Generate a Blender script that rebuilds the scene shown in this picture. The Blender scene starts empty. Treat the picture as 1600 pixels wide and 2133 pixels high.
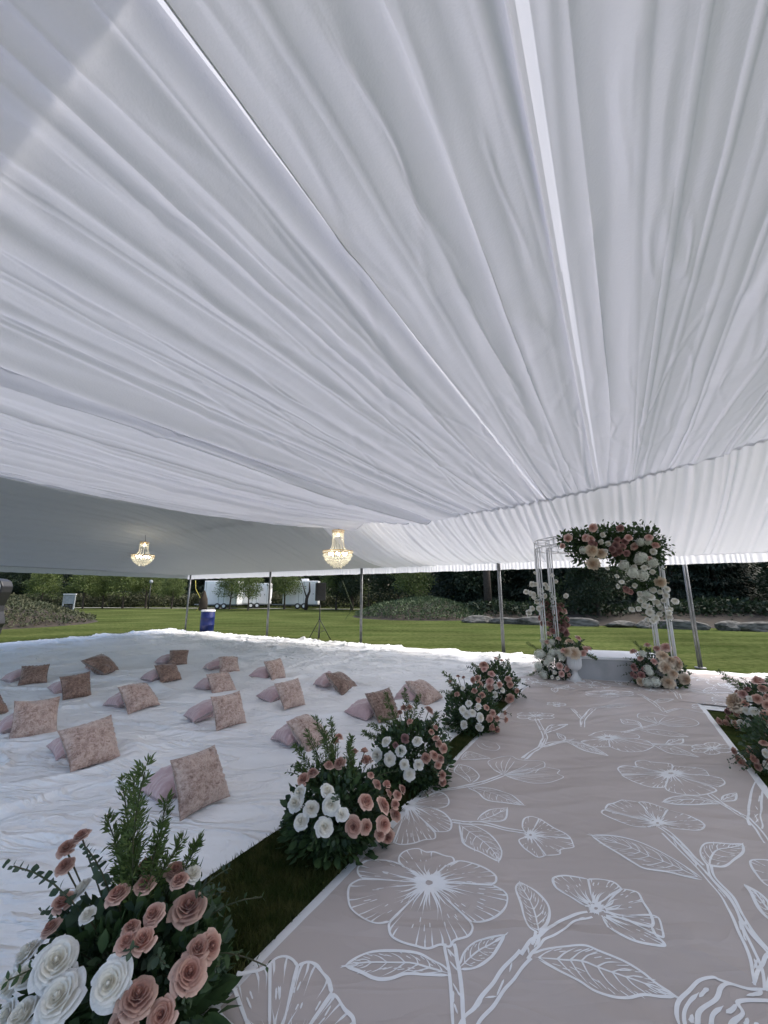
import bpy, bmesh, math, random
import numpy as np
from mathutils import Vector, Matrix

# ------------------------------------------------------------------ camera
F, PITCH, EYE = 820.0, math.radians(11.85), 1.65
sc = bpy.context.scene
cam = bpy.data.cameras.new('camera'); camo = bpy.data.objects.new('camera', cam)
sc.collection.objects.link(camo); sc.camera = camo
cam.sensor_width = 36; cam.lens = 36 * F / 2133; cam.clip_start = .05; cam.clip_end = 2000
camo.location = (0, 0, EYE); camo.rotation_euler = (math.radians(90) + PITCH, 0, 0)
sc.render.resolution_x = 768; sc.render.resolution_y = 1024
# ------------------------------------------------------------------ light
SUN_EL, SUN_AZ = math.radians(54), math.radians(78)
w = bpy.data.worlds.new('World'); sc.world = w; w.use_nodes = True
nt = w.node_tree; bg = nt.nodes['Background']
sky = nt.nodes.new('ShaderNodeTexSky'); sky.sky_type = 'NISHITA'; sky.sun_disc = False
sky.sun_elevation = SUN_EL; sky.sun_rotation = SUN_AZ
sky.air_density = 1.0; sky.dust_density = 4.0; sky.ozone_density = 1.0
nt.links.new(sky.outputs[0], bg.inputs[0]); bg.inputs[1].default_value = .15
sl = bpy.data.lights.new('sun', 'SUN'); sl.energy = 1.5; sl.angle = math.radians(35); sl.color = (1, .965, .91)
so = bpy.data.objects.new('sun', sl); sc.collection.objects.link(so)
d = Vector((math.sin(SUN_AZ) * math.cos(SUN_EL), math.cos(SUN_AZ) * math.cos(SUN_EL), math.sin(SUN_EL)))
so.rotation_euler = d.to_track_quat('Z', 'Y').to_euler()
sc.view_settings.view_transform = 'Standard'; sc.view_settings.look = 'None'
sc.view_settings.exposure = 1.16; sc.view_settings.gamma = 1
sc.cycles.max_bounces = 10; sc.cycles.diffuse_bounces = 6; sc.cycles.transmission_bounces = 8
sc.cycles.transparent_max_bounces = 12
C = sc.collection
R = random.Random(7); NR = np.random.default_rng(11)

# ------------------------------------------------------------------ coordinates
def ray(x, y):
    a = (x - 800) / F; b = (1066 - y) / F
    return np.array([a, math.cos(PITCH) - b * math.sin(PITCH), math.sin(PITCH) + b * math.cos(PITCH)])
def G(x, y, z=0.0):
    dd = ray(x, y); t = (z - EYE) / dd[2]
    return np.array([0, 0, EYE]) + t * dd
def atdepth(x, y, Y):
    dd = ray(x, y); return np.array([0, 0, EYE]) + dd * (Y / dd[1])
AZ = math.radians(30); SU, CU = math.sin(AZ), math.cos(AZ)
def W(u, v, z=0.0): return np.array([u * SU - v * CU, u * CU + v * SU, z])
def Wa(u, v, z): return np.stack([u * SU - v * CU, u * CU + v * SU, z], -1)

# ------------------------------------------------------------------ numpy noise
_perm = np.random.default_rng(5).permutation(512); _perm = np.concatenate([_perm, _perm])
_val = np.random.default_rng(6).random(512) * 2 - 1
def vn(x, y, seed=0):
    x = np.asarray(x, float) + seed * 17.3; y = np.asarray(y, float) + seed * 9.1
    xi = np.floor(x).astype(int); yi = np.floor(y).astype(int); fx = x - xi; fy = y - yi
    fx = fx * fx * (3 - 2 * fx); fy = fy * fy * (3 - 2 * fy)
    h = lambda a, b: _val[_perm[(_perm[a & 511] + b) & 511]]
    return (h(xi, yi) * (1 - fx) + h(xi + 1, yi) * fx) * (1 - fy) + (h(xi, yi + 1) * (1 - fx) + h(xi + 1, yi + 1) * fx) * fy
def fbm(x, y, o=4, seed=0):
    s = 0; a = 1
    for i in range(o): s = s + a * vn(x * 2 ** i, y * 2 ** i, seed + i); a *= .5
    return s
def ridge2(x, y, seed=0): return np.maximum(0, 1 - np.abs(vn(x, y, seed)) * 9)
def ridge(x, y, seed=0): return np.maximum(0, 1 - np.abs(vn(x, y, seed)) * 5)

# ------------------------------------------------------------------ objects
def tag(o, label=None, cat=None, group=None, kind=None):
    if label: o['label'] = label
    if cat: o['category'] = cat
    if group: o['group'] = group
    if kind: o['kind'] = kind
    return o
def empty(name, loc=(0, 0, 0), **k):
    o = bpy.data.objects.new(name, None); C.objects.link(o); o.location = tuple(loc); o.empty_display_size = .1
    return tag(o, **k)
def mk(name, v, f, m=None, parent=None, smooth=True, midx=None, world=True):
    me = bpy.data.meshes.new(name)
    v = np.asarray(v, float)
    if parent is not None and world: v = v - np.array(abs_loc(parent))
    if isinstance(f, np.ndarray):
        n = len(f); k = f.shape[1]
        me.vertices.add(len(v)); me.vertices.foreach_set('co', v.astype(np.float32).ravel())
        me.loops.add(n * k); me.loops.foreach_set('vertex_index', f.astype(np.int32).ravel())
        me.polygons.add(n); me.polygons.foreach_set('loop_start', np.arange(0, n * k, k, dtype=np.int32))
        me.update(calc_edges=True)
    else:
        me.from_pydata([tuple(p) for p in v], [], [tuple(q) for q in f])
    if smooth: me.polygons.foreach_set('use_smooth', [True] * len(me.polygons))
    for mm in (m if isinstance(m, (list, tuple)) else [m]):
        if mm: me.materials.append(mm)
    if midx is not None: me.polygons.foreach_set('material_index', np.asarray(midx, dtype=np.int32))
    me.update()
    o = bpy.data.objects.new(name, me); C.objects.link(o)
    if parent is not None: o.parent = parent
    return o
def abs_loc(o):
    l = np.array(o.location)
    while o.parent: o = o.parent; l = l + np.array(o.location)
    return l
class MB:
    def __init__(s): s.v = []; s.f = []; s.n = 0
    def add(s, v, f):
        s.v.append(np.asarray(v, float)); s.f += [tuple(int(i) + s.n for i in q) for q in f]; s.n += len(v)
    def box(s, c, sx, sy, sz, rz=0, rx=0):
        m = Matrix.Rotation(rz, 3, 'Z') @ Matrix.Rotation(rx, 3, 'X')
        v = [np.array(m @ Vector((x * sx / 2, y * sy / 2, z * sz / 2))) + np.array(c) for x in (-1, 1) for y in (-1, 1) for z in (-1, 1)]
        s.add(v, [(0, 1, 3, 2), (4, 6, 7, 5), (0, 4, 5, 1), (2, 3, 7, 6), (0, 2, 6, 4), (1, 5, 7, 3)])
    def tube(s, pts, r, n=8, cap=True):
        pts = [np.array(p, float) for p in pts]; rs = r if isinstance(r, (list, tuple, np.ndarray)) else [r] * len(pts)
        vs = []
        for i, p in enumerate(pts):
            t = pts[min(i + 1, len(pts) - 1)] - pts[max(i - 1, 0)]; t /= (np.linalg.norm(t) + 1e-9)
            a = np.cross(t, [0, 0, 1.0]) if abs(t[2]) < .9 else np.cross(t, [1.0, 0, 0]); a /= np.linalg.norm(a); b = np.cross(t, a)
            for k in range(n):
                q = 2 * math.pi * k / n; vs.append(p + rs[i] * (math.cos(q) * a + math.sin(q) * b))
        f = [(i * n + k, i * n + (k + 1) % n, (i + 1) * n + (k + 1) % n, (i + 1) * n + k) for i in range(len(pts) - 1) for k in range(n)]
        if cap: f += [tuple(range(n))[::-1], tuple((len(pts) - 1) * n + k for k in range(n))]
        s.add(vs, f)
    def lathe(s, prof, c=(0, 0, 0), n=24, flute=0, fn=16, fr=None):
        vs = []
        for r, z in prof:
            for k in range(n):
                q = 2 * math.pi * k / n
                rr = r * (1 + (flute * math.cos(fn * q) if fr and fr[0] <= z <= fr[1] else 0))
                vs.append((c[0] + rr * math.cos(q), c[1] + rr * math.sin(q), c[2] + z))
        f = [(i * n + k, i * n + (k + 1) % n, (i + 1) * n + (k + 1) % n, (i + 1) * n + k) for i in range(len(prof) - 1) for k in range(n)]
        s.add(vs, f)
    def build(s, name, m, parent=None, smooth=False):
        return mk(name, np.concatenate(s.v), s.f, m, parent, smooth)
def bevel(o, wd=.01, seg=2):
    b = o.modifiers.new('bevel', 'BEVEL'); b.width = wd; b.segments = seg; b.limit_method = 'ANGLE'; return o

def grid(nu, nv):
    i = np.arange((nu - 1) * (nv - 1)); r = i // (nv - 1); c = i % (nv - 1); a = r * nv + c
    return np.stack([a, a + nv, a + nv + 1, a + 1], -1)
def frames(dirs, roll):
    d = dirs / np.linalg.norm(dirs, axis=1, keepdims=True)
    up = np.where(np.abs(d[:, 2:3]) > .95, np.array([[1., 0, 0]]), np.array([[0, 0, 1.]]))
    a = np.cross(d, up); a /= np.linalg.norm(a, axis=1, keepdims=True); b = np.cross(a, d)
    c, s = np.cos(roll)[:, None], np.sin(roll)[:, None]
    return np.stack([a * c + b * s, d, b * c - a * s], -1)   # columns: x=width y=length z=normal
def scatter(tv, tf, pos, Rm, sc_):
    tv = np.asarray(tv, float); tf = np.asarray(tf)
    sc_ = np.asarray(sc_, float)
    if sc_.ndim == 1: sc_ = sc_[:, None].repeat(3, 1)
    v = np.einsum('nij,nkj->nki', Rm, tv[None] * sc_[:, None, :]) + pos[:, None, :]
    f = tf[None] + (np.arange(len(pos)) * len(tv))[:, None, None]
    return v.reshape(-1, 3), f.reshape(-1, tf.shape[1])

# ------------------------------------------------------------------ materials
def nodes(name):
    m = bpy.data.materials.new(name); m.use_nodes = True; t = m.node_tree
    return m, t, t.nodes['Principled BSDF'], t.nodes['Material Output']
def mat(name, col, rough=.6, col2=None, scale=20, metal=0, bump=0, bscale=None, spec=.5, sheen=0, trans=0, emit=None, estr=0, detail=4, ramp=(.35, .65), coat=0, objrand=0, stretch=None):
    m, t, p, out = nodes(name); N, L = t.nodes, t.links
    p.inputs['Roughness'].default_value = rough; p.inputs['Metallic'].default_value = metal
    p.inputs['Base Color'].default_value = (*col, 1); p.inputs['Specular IOR Level'].default_value = spec
    p.inputs['Sheen Weight'].default_value = sheen; p.inputs['Coat Weight'].default_value = coat
    tc = N.new('ShaderNodeTexCoord'); src = tc.outputs['Object']
    if stretch:
        mp = N.new('ShaderNodeMapping'); mp.inputs['Scale'].default_value = stretch; L.new(src, mp.inputs[0]); src = mp.outputs[0]
    colout = None
    if col2 is not None:
        n = N.new('ShaderNodeTexNoise'); n.inputs['Scale'].default_value = scale; n.inputs['Detail'].default_value = detail; L.new(src, n.inputs[0])
        r = N.new('ShaderNodeValToRGB'); r.color_ramp.elements[0].position = ramp[0]; r.color_ramp.elements[1].position = ramp[1]
        r.color_ramp.elements[0].color = (*col, 1); r.color_ramp.elements[1].color = (*col2, 1)
        L.new(n.outputs[0], r.inputs[0]); colout = r.outputs[0]
    if objrand:
        oi = N.new('ShaderNodeObjectInfo'); hs = N.new('ShaderNodeHueSaturation')
        mr = N.new('ShaderNodeMapRange'); mr.inputs[3].default_value = 1 - objrand; mr.inputs[4].default_value = 1 + objrand
        L.new(oi.outputs['Random'], mr.inputs[0]); L.new(mr.outputs[0], hs.inputs['Value'])
        if colout: L.new(colout, hs.inputs['Color'])
        else: hs.inputs['Color'].default_value = (*col, 1)
        colout = hs.outputs[0]
    if colout: L.new(colout, p.inputs['Base Color'])
    if bump:
        n2 = N.new('ShaderNodeTexNoise'); n2.inputs['Scale'].default_value = bscale or scale; n2.inputs['Detail'].default_value = 5; L.new(src, n2.inputs[0])
        b = N.new('ShaderNodeBump'); b.inputs['Strength'].default_value = bump; b.inputs['Distance'].default_value = .02
        L.new(n2.outputs[0], b.inputs['Height']); L.new(b.outputs[0], p.inputs['Normal'])
    if emit: p.inputs['Emission Color'].default_value = (*emit, 1); p.inputs['Emission Strength'].default_value = estr
    if trans:
        tr = N.new('ShaderNodeBsdfTranslucent'); mx = N.new('ShaderNodeMixShader'); mx.inputs[0].default_value = trans
        tr.inputs[0].default_value = (*[min(1, c * 1.15) for c in col], 1)
        if colout: L.new(colout, tr.inputs[0])
        L.new(p.outputs[0], mx.inputs[1]); L.new(tr.outputs[0], mx.inputs[2]); L.new(mx.outputs[0], out.inputs[0])
    return m
def fabric(name, col, tcol, trans, weave=900, bump=.05, fold=.0):
    m, t, p, out = nodes(name); N, L = t.nodes, t.links
    di = N.new('ShaderNodeBsdfDiffuse'); di.inputs[0].default_value = (*col, 1)
    tr = N.new('ShaderNodeBsdfTranslucent'); tr.inputs[0].default_value = (*tcol, 1)
    mx = N.new('ShaderNodeMixShader'); mx.inputs[0].default_value = trans
    tc = N.new('ShaderNodeTexCoord')
    n = N.new('ShaderNodeTexNoise'); n.inputs['Scale'].default_value = weave / 10; n.inputs['Detail'].default_value = 3; L.new(tc.outputs['Object'], n.inputs[0])
    n3 = N.new('ShaderNodeTexNoise'); n3.inputs['Scale'].default_value = 1.4; n3.inputs['Detail'].default_value = 6; L.new(tc.outputs['Object'], n3.inputs[0])
    ad = N.new('ShaderNodeMath'); ad.operation = 'MULTIPLY_ADD'; ad.inputs[1].default_value = .04; L.new(n.outputs[0], ad.inputs[0]); L.new(n3.outputs[0], ad.inputs[2])
    b = N.new('ShaderNodeBump'); b.inputs['Strength'].default_value = bump; b.inputs['Distance'].default_value = .1
    L.new(ad.outputs[0], b.inputs['Height'])
    for s_ in (di, tr): L.new(b.outputs[0], s_.inputs['Normal'])
    L.new(di.outputs[0], mx.inputs[1]); L.new(tr.outputs[0], mx.inputs[2]); L.new(mx.outputs[0], out.inputs[0])
    return m

M = {}
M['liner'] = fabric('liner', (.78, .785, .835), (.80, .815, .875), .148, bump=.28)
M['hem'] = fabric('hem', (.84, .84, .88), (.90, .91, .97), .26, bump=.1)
M['liner_end'] = fabric('liner_end', (.50, .51, .51), (.66, .68, .68), .20, bump=.2)  # darker copy of the liner, the left end's dimness put into the cloth
M['shade_cloth'] = fabric('shade_cloth', (.6, .6, .6), (.50, .52, .52), .16, bump=.05)  # cloth of the added sheet that dims the left end
M['liner_far'] = fabric('liner_far', (.78, .785, .82), (.80, .815, .86), .155, bump=.3)
M['valance'] = fabric('valance', (.85, .85, .88), (.9, .9, .94), .6, bump=.1)
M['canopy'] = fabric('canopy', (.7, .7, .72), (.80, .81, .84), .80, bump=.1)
def sheet_mat():
    m, t, p, out = nodes('sheet'); N, L = t.nodes, t.links
    tc = N.new('ShaderNodeTexCoord'); p.inputs['Roughness'].default_value = .6; p.inputs['Specular IOR Level'].default_value = .25
    n = N.new('ShaderNodeTexNoise'); n.inputs['Scale'].default_value = 1.1; n.inputs['Detail'].default_value = 6; L.new(tc.outputs['Object'], n.inputs[0])
    r = N.new('ShaderNodeValToRGB'); e = r.color_ramp.elements; e[0].position = .35; e[0].color = (.80, .80, .80, 1); e[1].position = .62; e[1].color = (.90, .90, .90, 1); L.new(n.outputs[0], r.inputs[0]); L.new(r.outputs[0], p.inputs['Base Color'])
    prev = None
    for sc_, st, rot, stretch in ((1.3, .75, .5, (1, 2.6, 1)), (3.1, .2, -.7, (1, 2.2, 1)), (9, .1, .2, (1, 1.5, 1))):
        mp = N.new('ShaderNodeMapping'); mp.inputs['Rotation'].default_value = (0, 0, rot); mp.inputs['Scale'].default_value = stretch; L.new(tc.outputs['Object'], mp.inputs[0])
        q = N.new('ShaderNodeTexNoise'); q.inputs['Scale'].default_value = sc_; q.inputs['Detail'].default_value = 4; q.inputs['Distortion'].default_value = .8; L.new(mp.outputs[0], q.inputs[0])
        s1 = N.new('ShaderNodeMath'); s1.operation = 'SUBTRACT'; s1.inputs[1].default_value = .5; L.new(q.outputs[0], s1.inputs[0])
        s2 = N.new('ShaderNodeMath'); s2.operation = 'ABSOLUTE'; L.new(s1.outputs[0], s2.inputs[0])
        s3 = N.new('ShaderNodeMath'); s3.operation = 'MULTIPLY_ADD'; s3.inputs[1].default_value = -14; s3.inputs[2].default_value = 1; s3.use_clamp = True; L.new(s2.outputs[0], s3.inputs[0])
        b = N.new('ShaderNodeBump'); b.inputs['Strength'].default_value = st; b.inputs['Distance'].default_value = .03 / sc_ ** .5; L.new(s3.outputs[0], b.inputs['Height'])
        if prev: L.new(prev.outputs[0], b.inputs['Normal'])
        prev = b
    L.new(prev.outputs[0], p.inputs['Normal']); return m
M['sheet'] = sheet_mat()
def creases(m, specs):
    t = m.node_tree; N, L = t.nodes, t.links; p = N['Principled BSDF']; tc = N.new('ShaderNodeTexCoord'); prev = None
    for l_ in list(L):
        if l_.to_socket == p.inputs['Normal']: prev = l_.from_node
    for sc_, st, rot, stretch in specs:
        mp = N.new('ShaderNodeMapping'); mp.inputs['Rotation'].default_value = (0, 0, rot); mp.inputs['Scale'].default_value = stretch; L.new(tc.outputs['Object'], mp.inputs[0])
        q = N.new('ShaderNodeTexNoise'); q.inputs['Scale'].default_value = sc_; q.inputs['Detail'].default_value = 2; q.inputs['Distortion'].default_value = .6; L.new(mp.outputs[0], q.inputs[0])
        s1 = N.new('ShaderNodeMath'); s1.operation = 'SUBTRACT'; s1.inputs[1].default_value = .5; L.new(q.outputs[0], s1.inputs[0])
        s2 = N.new('ShaderNodeMath'); s2.operation = 'ABSOLUTE'; L.new(s1.outputs[0], s2.inputs[0])
        s3 = N.new('ShaderNodeMath'); s3.operation = 'MULTIPLY_ADD'; s3.inputs[1].default_value = -11; s3.inputs[2].default_value = 1; s3.use_clamp = True; L.new(s2.outputs[0], s3.inputs[0])
        b = N.new('ShaderNodeBump'); b.inputs['Strength'].default_value = st; b.inputs['Distance'].default_value = .035; L.new(s3.outputs[0], b.inputs['Height'])
        if prev: L.new(prev.outputs[0], b.inputs['Normal'])
        prev = b
    L.new(prev.outputs[0], p.inputs['Normal'])
M['carpet'] = mat('carpet', (.51, .445, .42), .45, (.47, .41, .385), 1.1, bump=.06, bscale=300, spec=.35)
M['print'] = mat('print', (.88, .88, .89), .45, (.84, .84, .85), 5, spec=.35)
CR_ = ((.55, .24, -.45, (1, 3.0, 1)), (1.7, .10, .3, (1, 2.6, 1)))
creases(M['carpet'], CR_); creases(M['print'], CR_)
M['metal'] = mat('metal', (.26, .265, .27), .5, (.19, .195, .20), 6, metal=.5)
M['whitemetal'] = mat('whitemetal', (.72, .72, .74), .45, (.66, .66, .68), 9)
M['black'] = mat('black', (.012, .012, .013), .5, (.02, .02, .022), 20)
M['bark'] = mat('bark', (.035, .027, .02), .9, (.06, .048, .038), 8, bump=.6, bscale=12)
M['soil'] = mat('soil', (.02, .016, .012), .95, (.04, .03, .02), 3, bump=.6)
M['leaf'] = mat('leaf', (.038, .075, .030), .5, (.07, .12, .045), 14, trans=.25, spec=.35)
M['leaf2'] = mat('leaf2', (.075, .13, .035), .5, (.13, .18, .06), 10, trans=.3, spec=.35)
M['euc'] = mat('euc', (.045, .08, .05), .55, (.075, .115, .075), 12, trans=.2, spec=.3)
M['stem'] = mat('stem', (.05, .075, .03), .6, (.07, .06, .03), 20)
def petal_mat(name, inner, outer, rnd):
    m, t, p, out = nodes(name); N, L = t.nodes, t.links
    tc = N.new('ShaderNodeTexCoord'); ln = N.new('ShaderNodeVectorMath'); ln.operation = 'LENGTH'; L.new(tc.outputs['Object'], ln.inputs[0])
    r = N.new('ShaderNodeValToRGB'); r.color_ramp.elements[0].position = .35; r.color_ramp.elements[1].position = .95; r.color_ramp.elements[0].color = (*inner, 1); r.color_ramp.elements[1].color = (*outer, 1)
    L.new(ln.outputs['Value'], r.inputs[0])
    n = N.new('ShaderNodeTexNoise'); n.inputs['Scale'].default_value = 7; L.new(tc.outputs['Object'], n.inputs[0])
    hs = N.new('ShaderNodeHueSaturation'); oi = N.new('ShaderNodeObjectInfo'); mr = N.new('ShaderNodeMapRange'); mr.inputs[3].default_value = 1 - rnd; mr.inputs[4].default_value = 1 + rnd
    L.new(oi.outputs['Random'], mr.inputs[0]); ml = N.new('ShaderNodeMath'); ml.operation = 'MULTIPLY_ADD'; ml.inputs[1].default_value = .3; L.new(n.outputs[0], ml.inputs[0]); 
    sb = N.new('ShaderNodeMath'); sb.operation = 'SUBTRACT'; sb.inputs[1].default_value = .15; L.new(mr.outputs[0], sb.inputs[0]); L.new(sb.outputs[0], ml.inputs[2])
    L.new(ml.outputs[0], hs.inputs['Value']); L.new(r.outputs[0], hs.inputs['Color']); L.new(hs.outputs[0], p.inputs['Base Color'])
    p.inputs['Roughness'].default_value = .6; p.inputs['Sheen Weight'].default_value = .2; p.inputs['Specular IOR Level'].default_value = .3
    tr = N.new('ShaderNodeBsdfTranslucent'); mx = N.new('ShaderNodeMixShader'); mx.inputs[0].default_value = .22; L.new(hs.outputs[0], tr.inputs[0]); L.new(p.outputs[0], mx.inputs[1]); L.new(tr.outputs[0], mx.inputs[2]); L.new(mx.outputs[0], out.inputs[0])
    return m
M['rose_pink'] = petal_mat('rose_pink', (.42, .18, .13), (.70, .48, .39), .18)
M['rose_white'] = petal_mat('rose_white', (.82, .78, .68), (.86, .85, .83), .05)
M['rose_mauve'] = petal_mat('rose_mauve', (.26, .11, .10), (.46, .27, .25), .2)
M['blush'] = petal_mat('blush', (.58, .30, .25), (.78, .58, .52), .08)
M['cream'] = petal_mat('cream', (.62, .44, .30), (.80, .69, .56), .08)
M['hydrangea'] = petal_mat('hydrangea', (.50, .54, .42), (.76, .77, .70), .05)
def velvet(name, c0, c1, c2):
    m, t, p, out = nodes(name); N, L = t.nodes, t.links
    tc = N.new('ShaderNodeTexCoord')
    def nz(sc_, dist, det=8):
        n = N.new('ShaderNodeTexNoise'); n.inputs['Scale'].default_value = sc_; n.inputs['Detail'].default_value = det; n.inputs['Distortion'].default_value = dist; n.inputs['Roughness'].default_value = .65; L.new(tc.outputs['Object'], n.inputs[0]); return n.outputs[0]
    a_, b_ = nz(16, 1.2), nz(3.2, .8)
    mx = N.new('ShaderNodeMix'); mx.data_type = 'FLOAT'; mx.inputs[0].default_value = .42; L.new(a_, mx.inputs[2]); L.new(b_, mx.inputs[3])
    r = N.new('ShaderNodeValToRGB'); e = r.color_ramp.elements; e[0].position = .38; e[0].color = (*c0, 1); e[1].position = .64; e[1].color = (*c2, 1); e2 = e.new(.49); e2.color = (*c1, 1)
    L.new(mx.outputs[0], r.inputs[0]); L.new(r.outputs[0], p.inputs['Base Color']); p.inputs['Roughness'].default_value = .5; p.inputs['Sheen Weight'].default_value = .5; p.inputs['Sheen Roughness'].default_value = .35
    b = N.new('ShaderNodeBump'); b.inputs['Strength'].default_value = .7; b.inputs['Distance'].default_value = .02; L.new(a_, b.inputs['Height']); L.new(b.outputs[0], p.inputs['Normal'])
    return m
M['velvet_tan'] = velvet('velvet_tan', (.22, .135, .105), (.48, .34, .285), (.70, .56, .49))
M['velvet_dark'] = velvet('velvet_dark', (.09, .048, .034), (.22, .135, .10), (.44, .31, .25))
M['pink'] = mat('pink', (.52, .36, .365), .75, (.47, .32, .325), 8, bump=.3, bscale=60, sheen=.6)
M['trailer'] = mat('trailer', (.84, .87, .88), .4, (.80, .83, .84), 1.5)
M['grey'] = mat('grey', (.3, .32, .33), .6, (.22, .24, .25), 6)
M['rock'] = mat('rock', (.06, .058, .05), .9, (.15, .145, .13), 4, bump=.9, bscale=7, ramp=(.4, .6))
M['blue'] = mat('blue', (.006, .014, .10), .45, (.009, .02, .13), 5)
M['crystal'] = mat('crystal', (.80, .78, .70), .12, (.92, .90, .84), 60, spec=1.0, trans=.75)
M['gold'] = mat('gold', (.75, .5, .22), .3, metal=1)
M['bulb'] = mat('bulb', (1, .9, .7), .3, emit=(1, .92, .78), estr=30)
M['plaster'] = mat('plaster', (.66, .66, .67), .6, (.58, .58, .59), 4, bump=.2, bscale=30)
M['marble'] = mat('marble', (.46, .46, .48), .5, (.38, .385, .40), 2.2, detail=9, ramp=(.45, .6))
M['bencht'] = mat('bench_top', (.82, .82, .84), .45, (.78, .78, .8), 5)
M['path'] = mat('path', (.30, .29, .27), .9, (.24, .23, .22), 3, bump=.3)
M['needle'] = mat('needle', (.010, .022, .014), .7, (.022, .04, .02), 3, trans=.15)
M['crown'] = mat('crown', (.06, .095, .022), .6, (.15, .19, .055), 1.6, trans=.3)
M['crown_dark'] = mat('crown_dark', (.013, .028, .012), .65, (.03, .05, .02), 1.2, trans=.2)
M['heath'] = mat('heath', (.035, .05, .02), .8, (.085, .085, .045), 1.5, trans=.2)
M['rope'] = mat('rope', (.10, .12, .07), .8)
M['yellow'] = mat('yellow', (.45, .42, .08), .6)

# lawn
def lawn_mat():
    m, t, p, out = nodes('lawn'); N, L = t.nodes, t.links
    tc = N.new('ShaderNodeTexCoord')
    def noise(sc_, det=5, src=None):
        n = N.new('ShaderNodeTexNoise'); n.inputs['Scale'].default_value = sc_; n.inputs['Detail'].default_value = det
        L.new(src or tc.outputs['Object'], n.inputs[0]); return n.outputs[0]
    mp = N.new('ShaderNodeMapping'); mp.inputs['Rotation'].default_value = (0, 0, .5); mp.inputs['Scale'].default_value = (.25, 1.1, 1); L.new(tc.outputs['Object'], mp.inputs[0])
    r = N.new('ShaderNodeValToRGB'); e = r.color_ramp.elements
    e[0].position = .40; e[0].color = (.040, .062, .012, 1); e[1].position = .60; e[1].color = (.092, .110, .030, 1)
    mx = N.new('ShaderNodeMix'); mx.data_type = 'FLOAT'; mx.inputs[0].default_value = .5
    L.new(noise(1.0, 5, mp.outputs[0]), mx.inputs[2]); L.new(noise(6, 8), mx.inputs[3]); L.new(mx.outputs[0], r.inputs[0])
    n4 = noise(.22, 4); r4 = N.new('ShaderNodeMapRange'); r4.inputs[1].default_value = .35; r4.inputs[2].default_value = .65; r4.inputs[3].default_value = .78; r4.inputs[4].default_value = 1.15; L.new(n4, r4.inputs[0])
    hs = N.new('ShaderNodeHueSaturation'); hs.inputs['Saturation'].default_value = .88; L.new(r4.outputs[0], hs.inputs['Value']); L.new(r.outputs[0], hs.inputs['Color'])
    L.new(hs.outputs[0], p.inputs['Base Color']); p.inputs['Roughness'].default_value = .9; p.inputs['Specular IOR Level'].default_value = .0
    b = N.new('ShaderNodeBump'); b.inputs['Strength'].default_value = .7; b.inputs['Distance'].default_value = .06; L.new(noise(40, 6), b.inputs['Height']); L.new(b.outputs[0], p.inputs['Normal'])
    return m
M['lawn'] = lawn_mat()

# ================================================================== SETTING
n = 60
gx = np.linspace(-1, 1, n); gx = np.sign(gx) * np.abs(gx) ** 2.2 * 700
X, Y = np.meshgrid(gx, gx + 0, indexing='ij'); rr = np.hypot(X, Y)
Z = -.012 + 0 * X
tag(mk('lawn', np.stack([X, Y, Z], -1).reshape(-1, 3), grid(n, n), M['lawn']), kind='structure')
# path strip behind the lawn
pp = [(-70, 51), (-36, 51.5), (-16, 49), (-5, 46.5), (6, 46)]
v = []
for x, y in pp: v += [(x, y, .0), (x, y + 1.6, .0)]
tag(mk('path', v, [(2 * i, 2 * i + 2, 2 * i + 3, 2 * i + 1) for i in range(len(pp) - 1)], M['path']), kind='structure')

# ================================================================== TENT
U0, EAVE = 11.65, 2.55
tv_ = np.array([-9, -4, -2.31, -1.03, .13, 1.33, 3.38, 4.62, 6.04, 6.6]); tz_ = np.array([4.75, 4.4, 4.06, 3.74, 3.56, 3.42, 3.31, 3.37, 3.47, 3.5])
def zg(v):
    s = 0
    for k in (-.5, -.25, 0, .25, .5): s = s + np.interp(v + k, tv_, tz_)
    return s / 5
def sst(a, b, x): t = np.clip((x - a) / (b - a), 0, 1); return t * t * (3 - 2 * t)
# folds: list of (v, width, depth, overhang)
def folds(v, u, lst, gather):
    """sum of cusp folds; gather(u) in 0..1 scales the sharp part"""
    dz = np.zeros_like(v); dv = np.zeros_like(v)
    for (c, wd, dp, wob, ph, sk) in lst:
        x = (v - c - wob * np.sin(u * .55 + ph) * (1 - gather)) / wd
        g = np.exp(-x * x)
        amp = dp * (.45 + .55 * gather) * (1 + .35 * np.sin(u * .9 + ph * 2))
        dz -= amp * g; dv += amp * sk * x * g * 1.5
    return dz, dv
MU0, MU1, MV0, MV1 = -1.6, 8.05, -7.0, 6.3
rf = random.Random(3); flist = []
c = MV0
while c < MV1:
    big = rf.random() < .3
    flist.append((c, rf.uniform(.035, .08) if not big else rf.uniform(.12, .26), rf.uniform(.028, .068) if not big else rf.uniform(.06, .14),
                  rf.uniform(0, .07), rf.uniform(0, 6), rf.uniform(-1.2, 1.2)))
    c += rf.uniform(.10, .26) * (1.0 if c < 3 else .7)
flist = [(c_, w_ * (1 if c_ < 2.6 else .8), d_ * (1 if c_ < 2.6 else 1.45), o_, p_, s_) for c_, w_, d_, o_, p_, s_ in flist]
c = MV0
while c < MV1:
    flist.append((c, rf.uniform(.012, .022), rf.uniform(.014, .034), rf.uniform(0, .12), rf.uniform(0, 6), rf.uniform(-1, 1))); c += rf.uniform(.05, .4)
def zmain(u, v):
    s = np.clip((u + 2.6) / (8 + 2.6), -.3, 1)
    sag = .07 + .36 * sst(1.2, 6.0, v)
    return zg(v) - sag * 4 * s * (1 - s)
nu, nv = 150, 2400
u = np.linspace(MU0, MU1, nu)[:, None] + np.zeros((1, nv)); v = np.linspace(MV0, MV1, nv)[None, :] + np.zeros((nu, 1))
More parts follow.
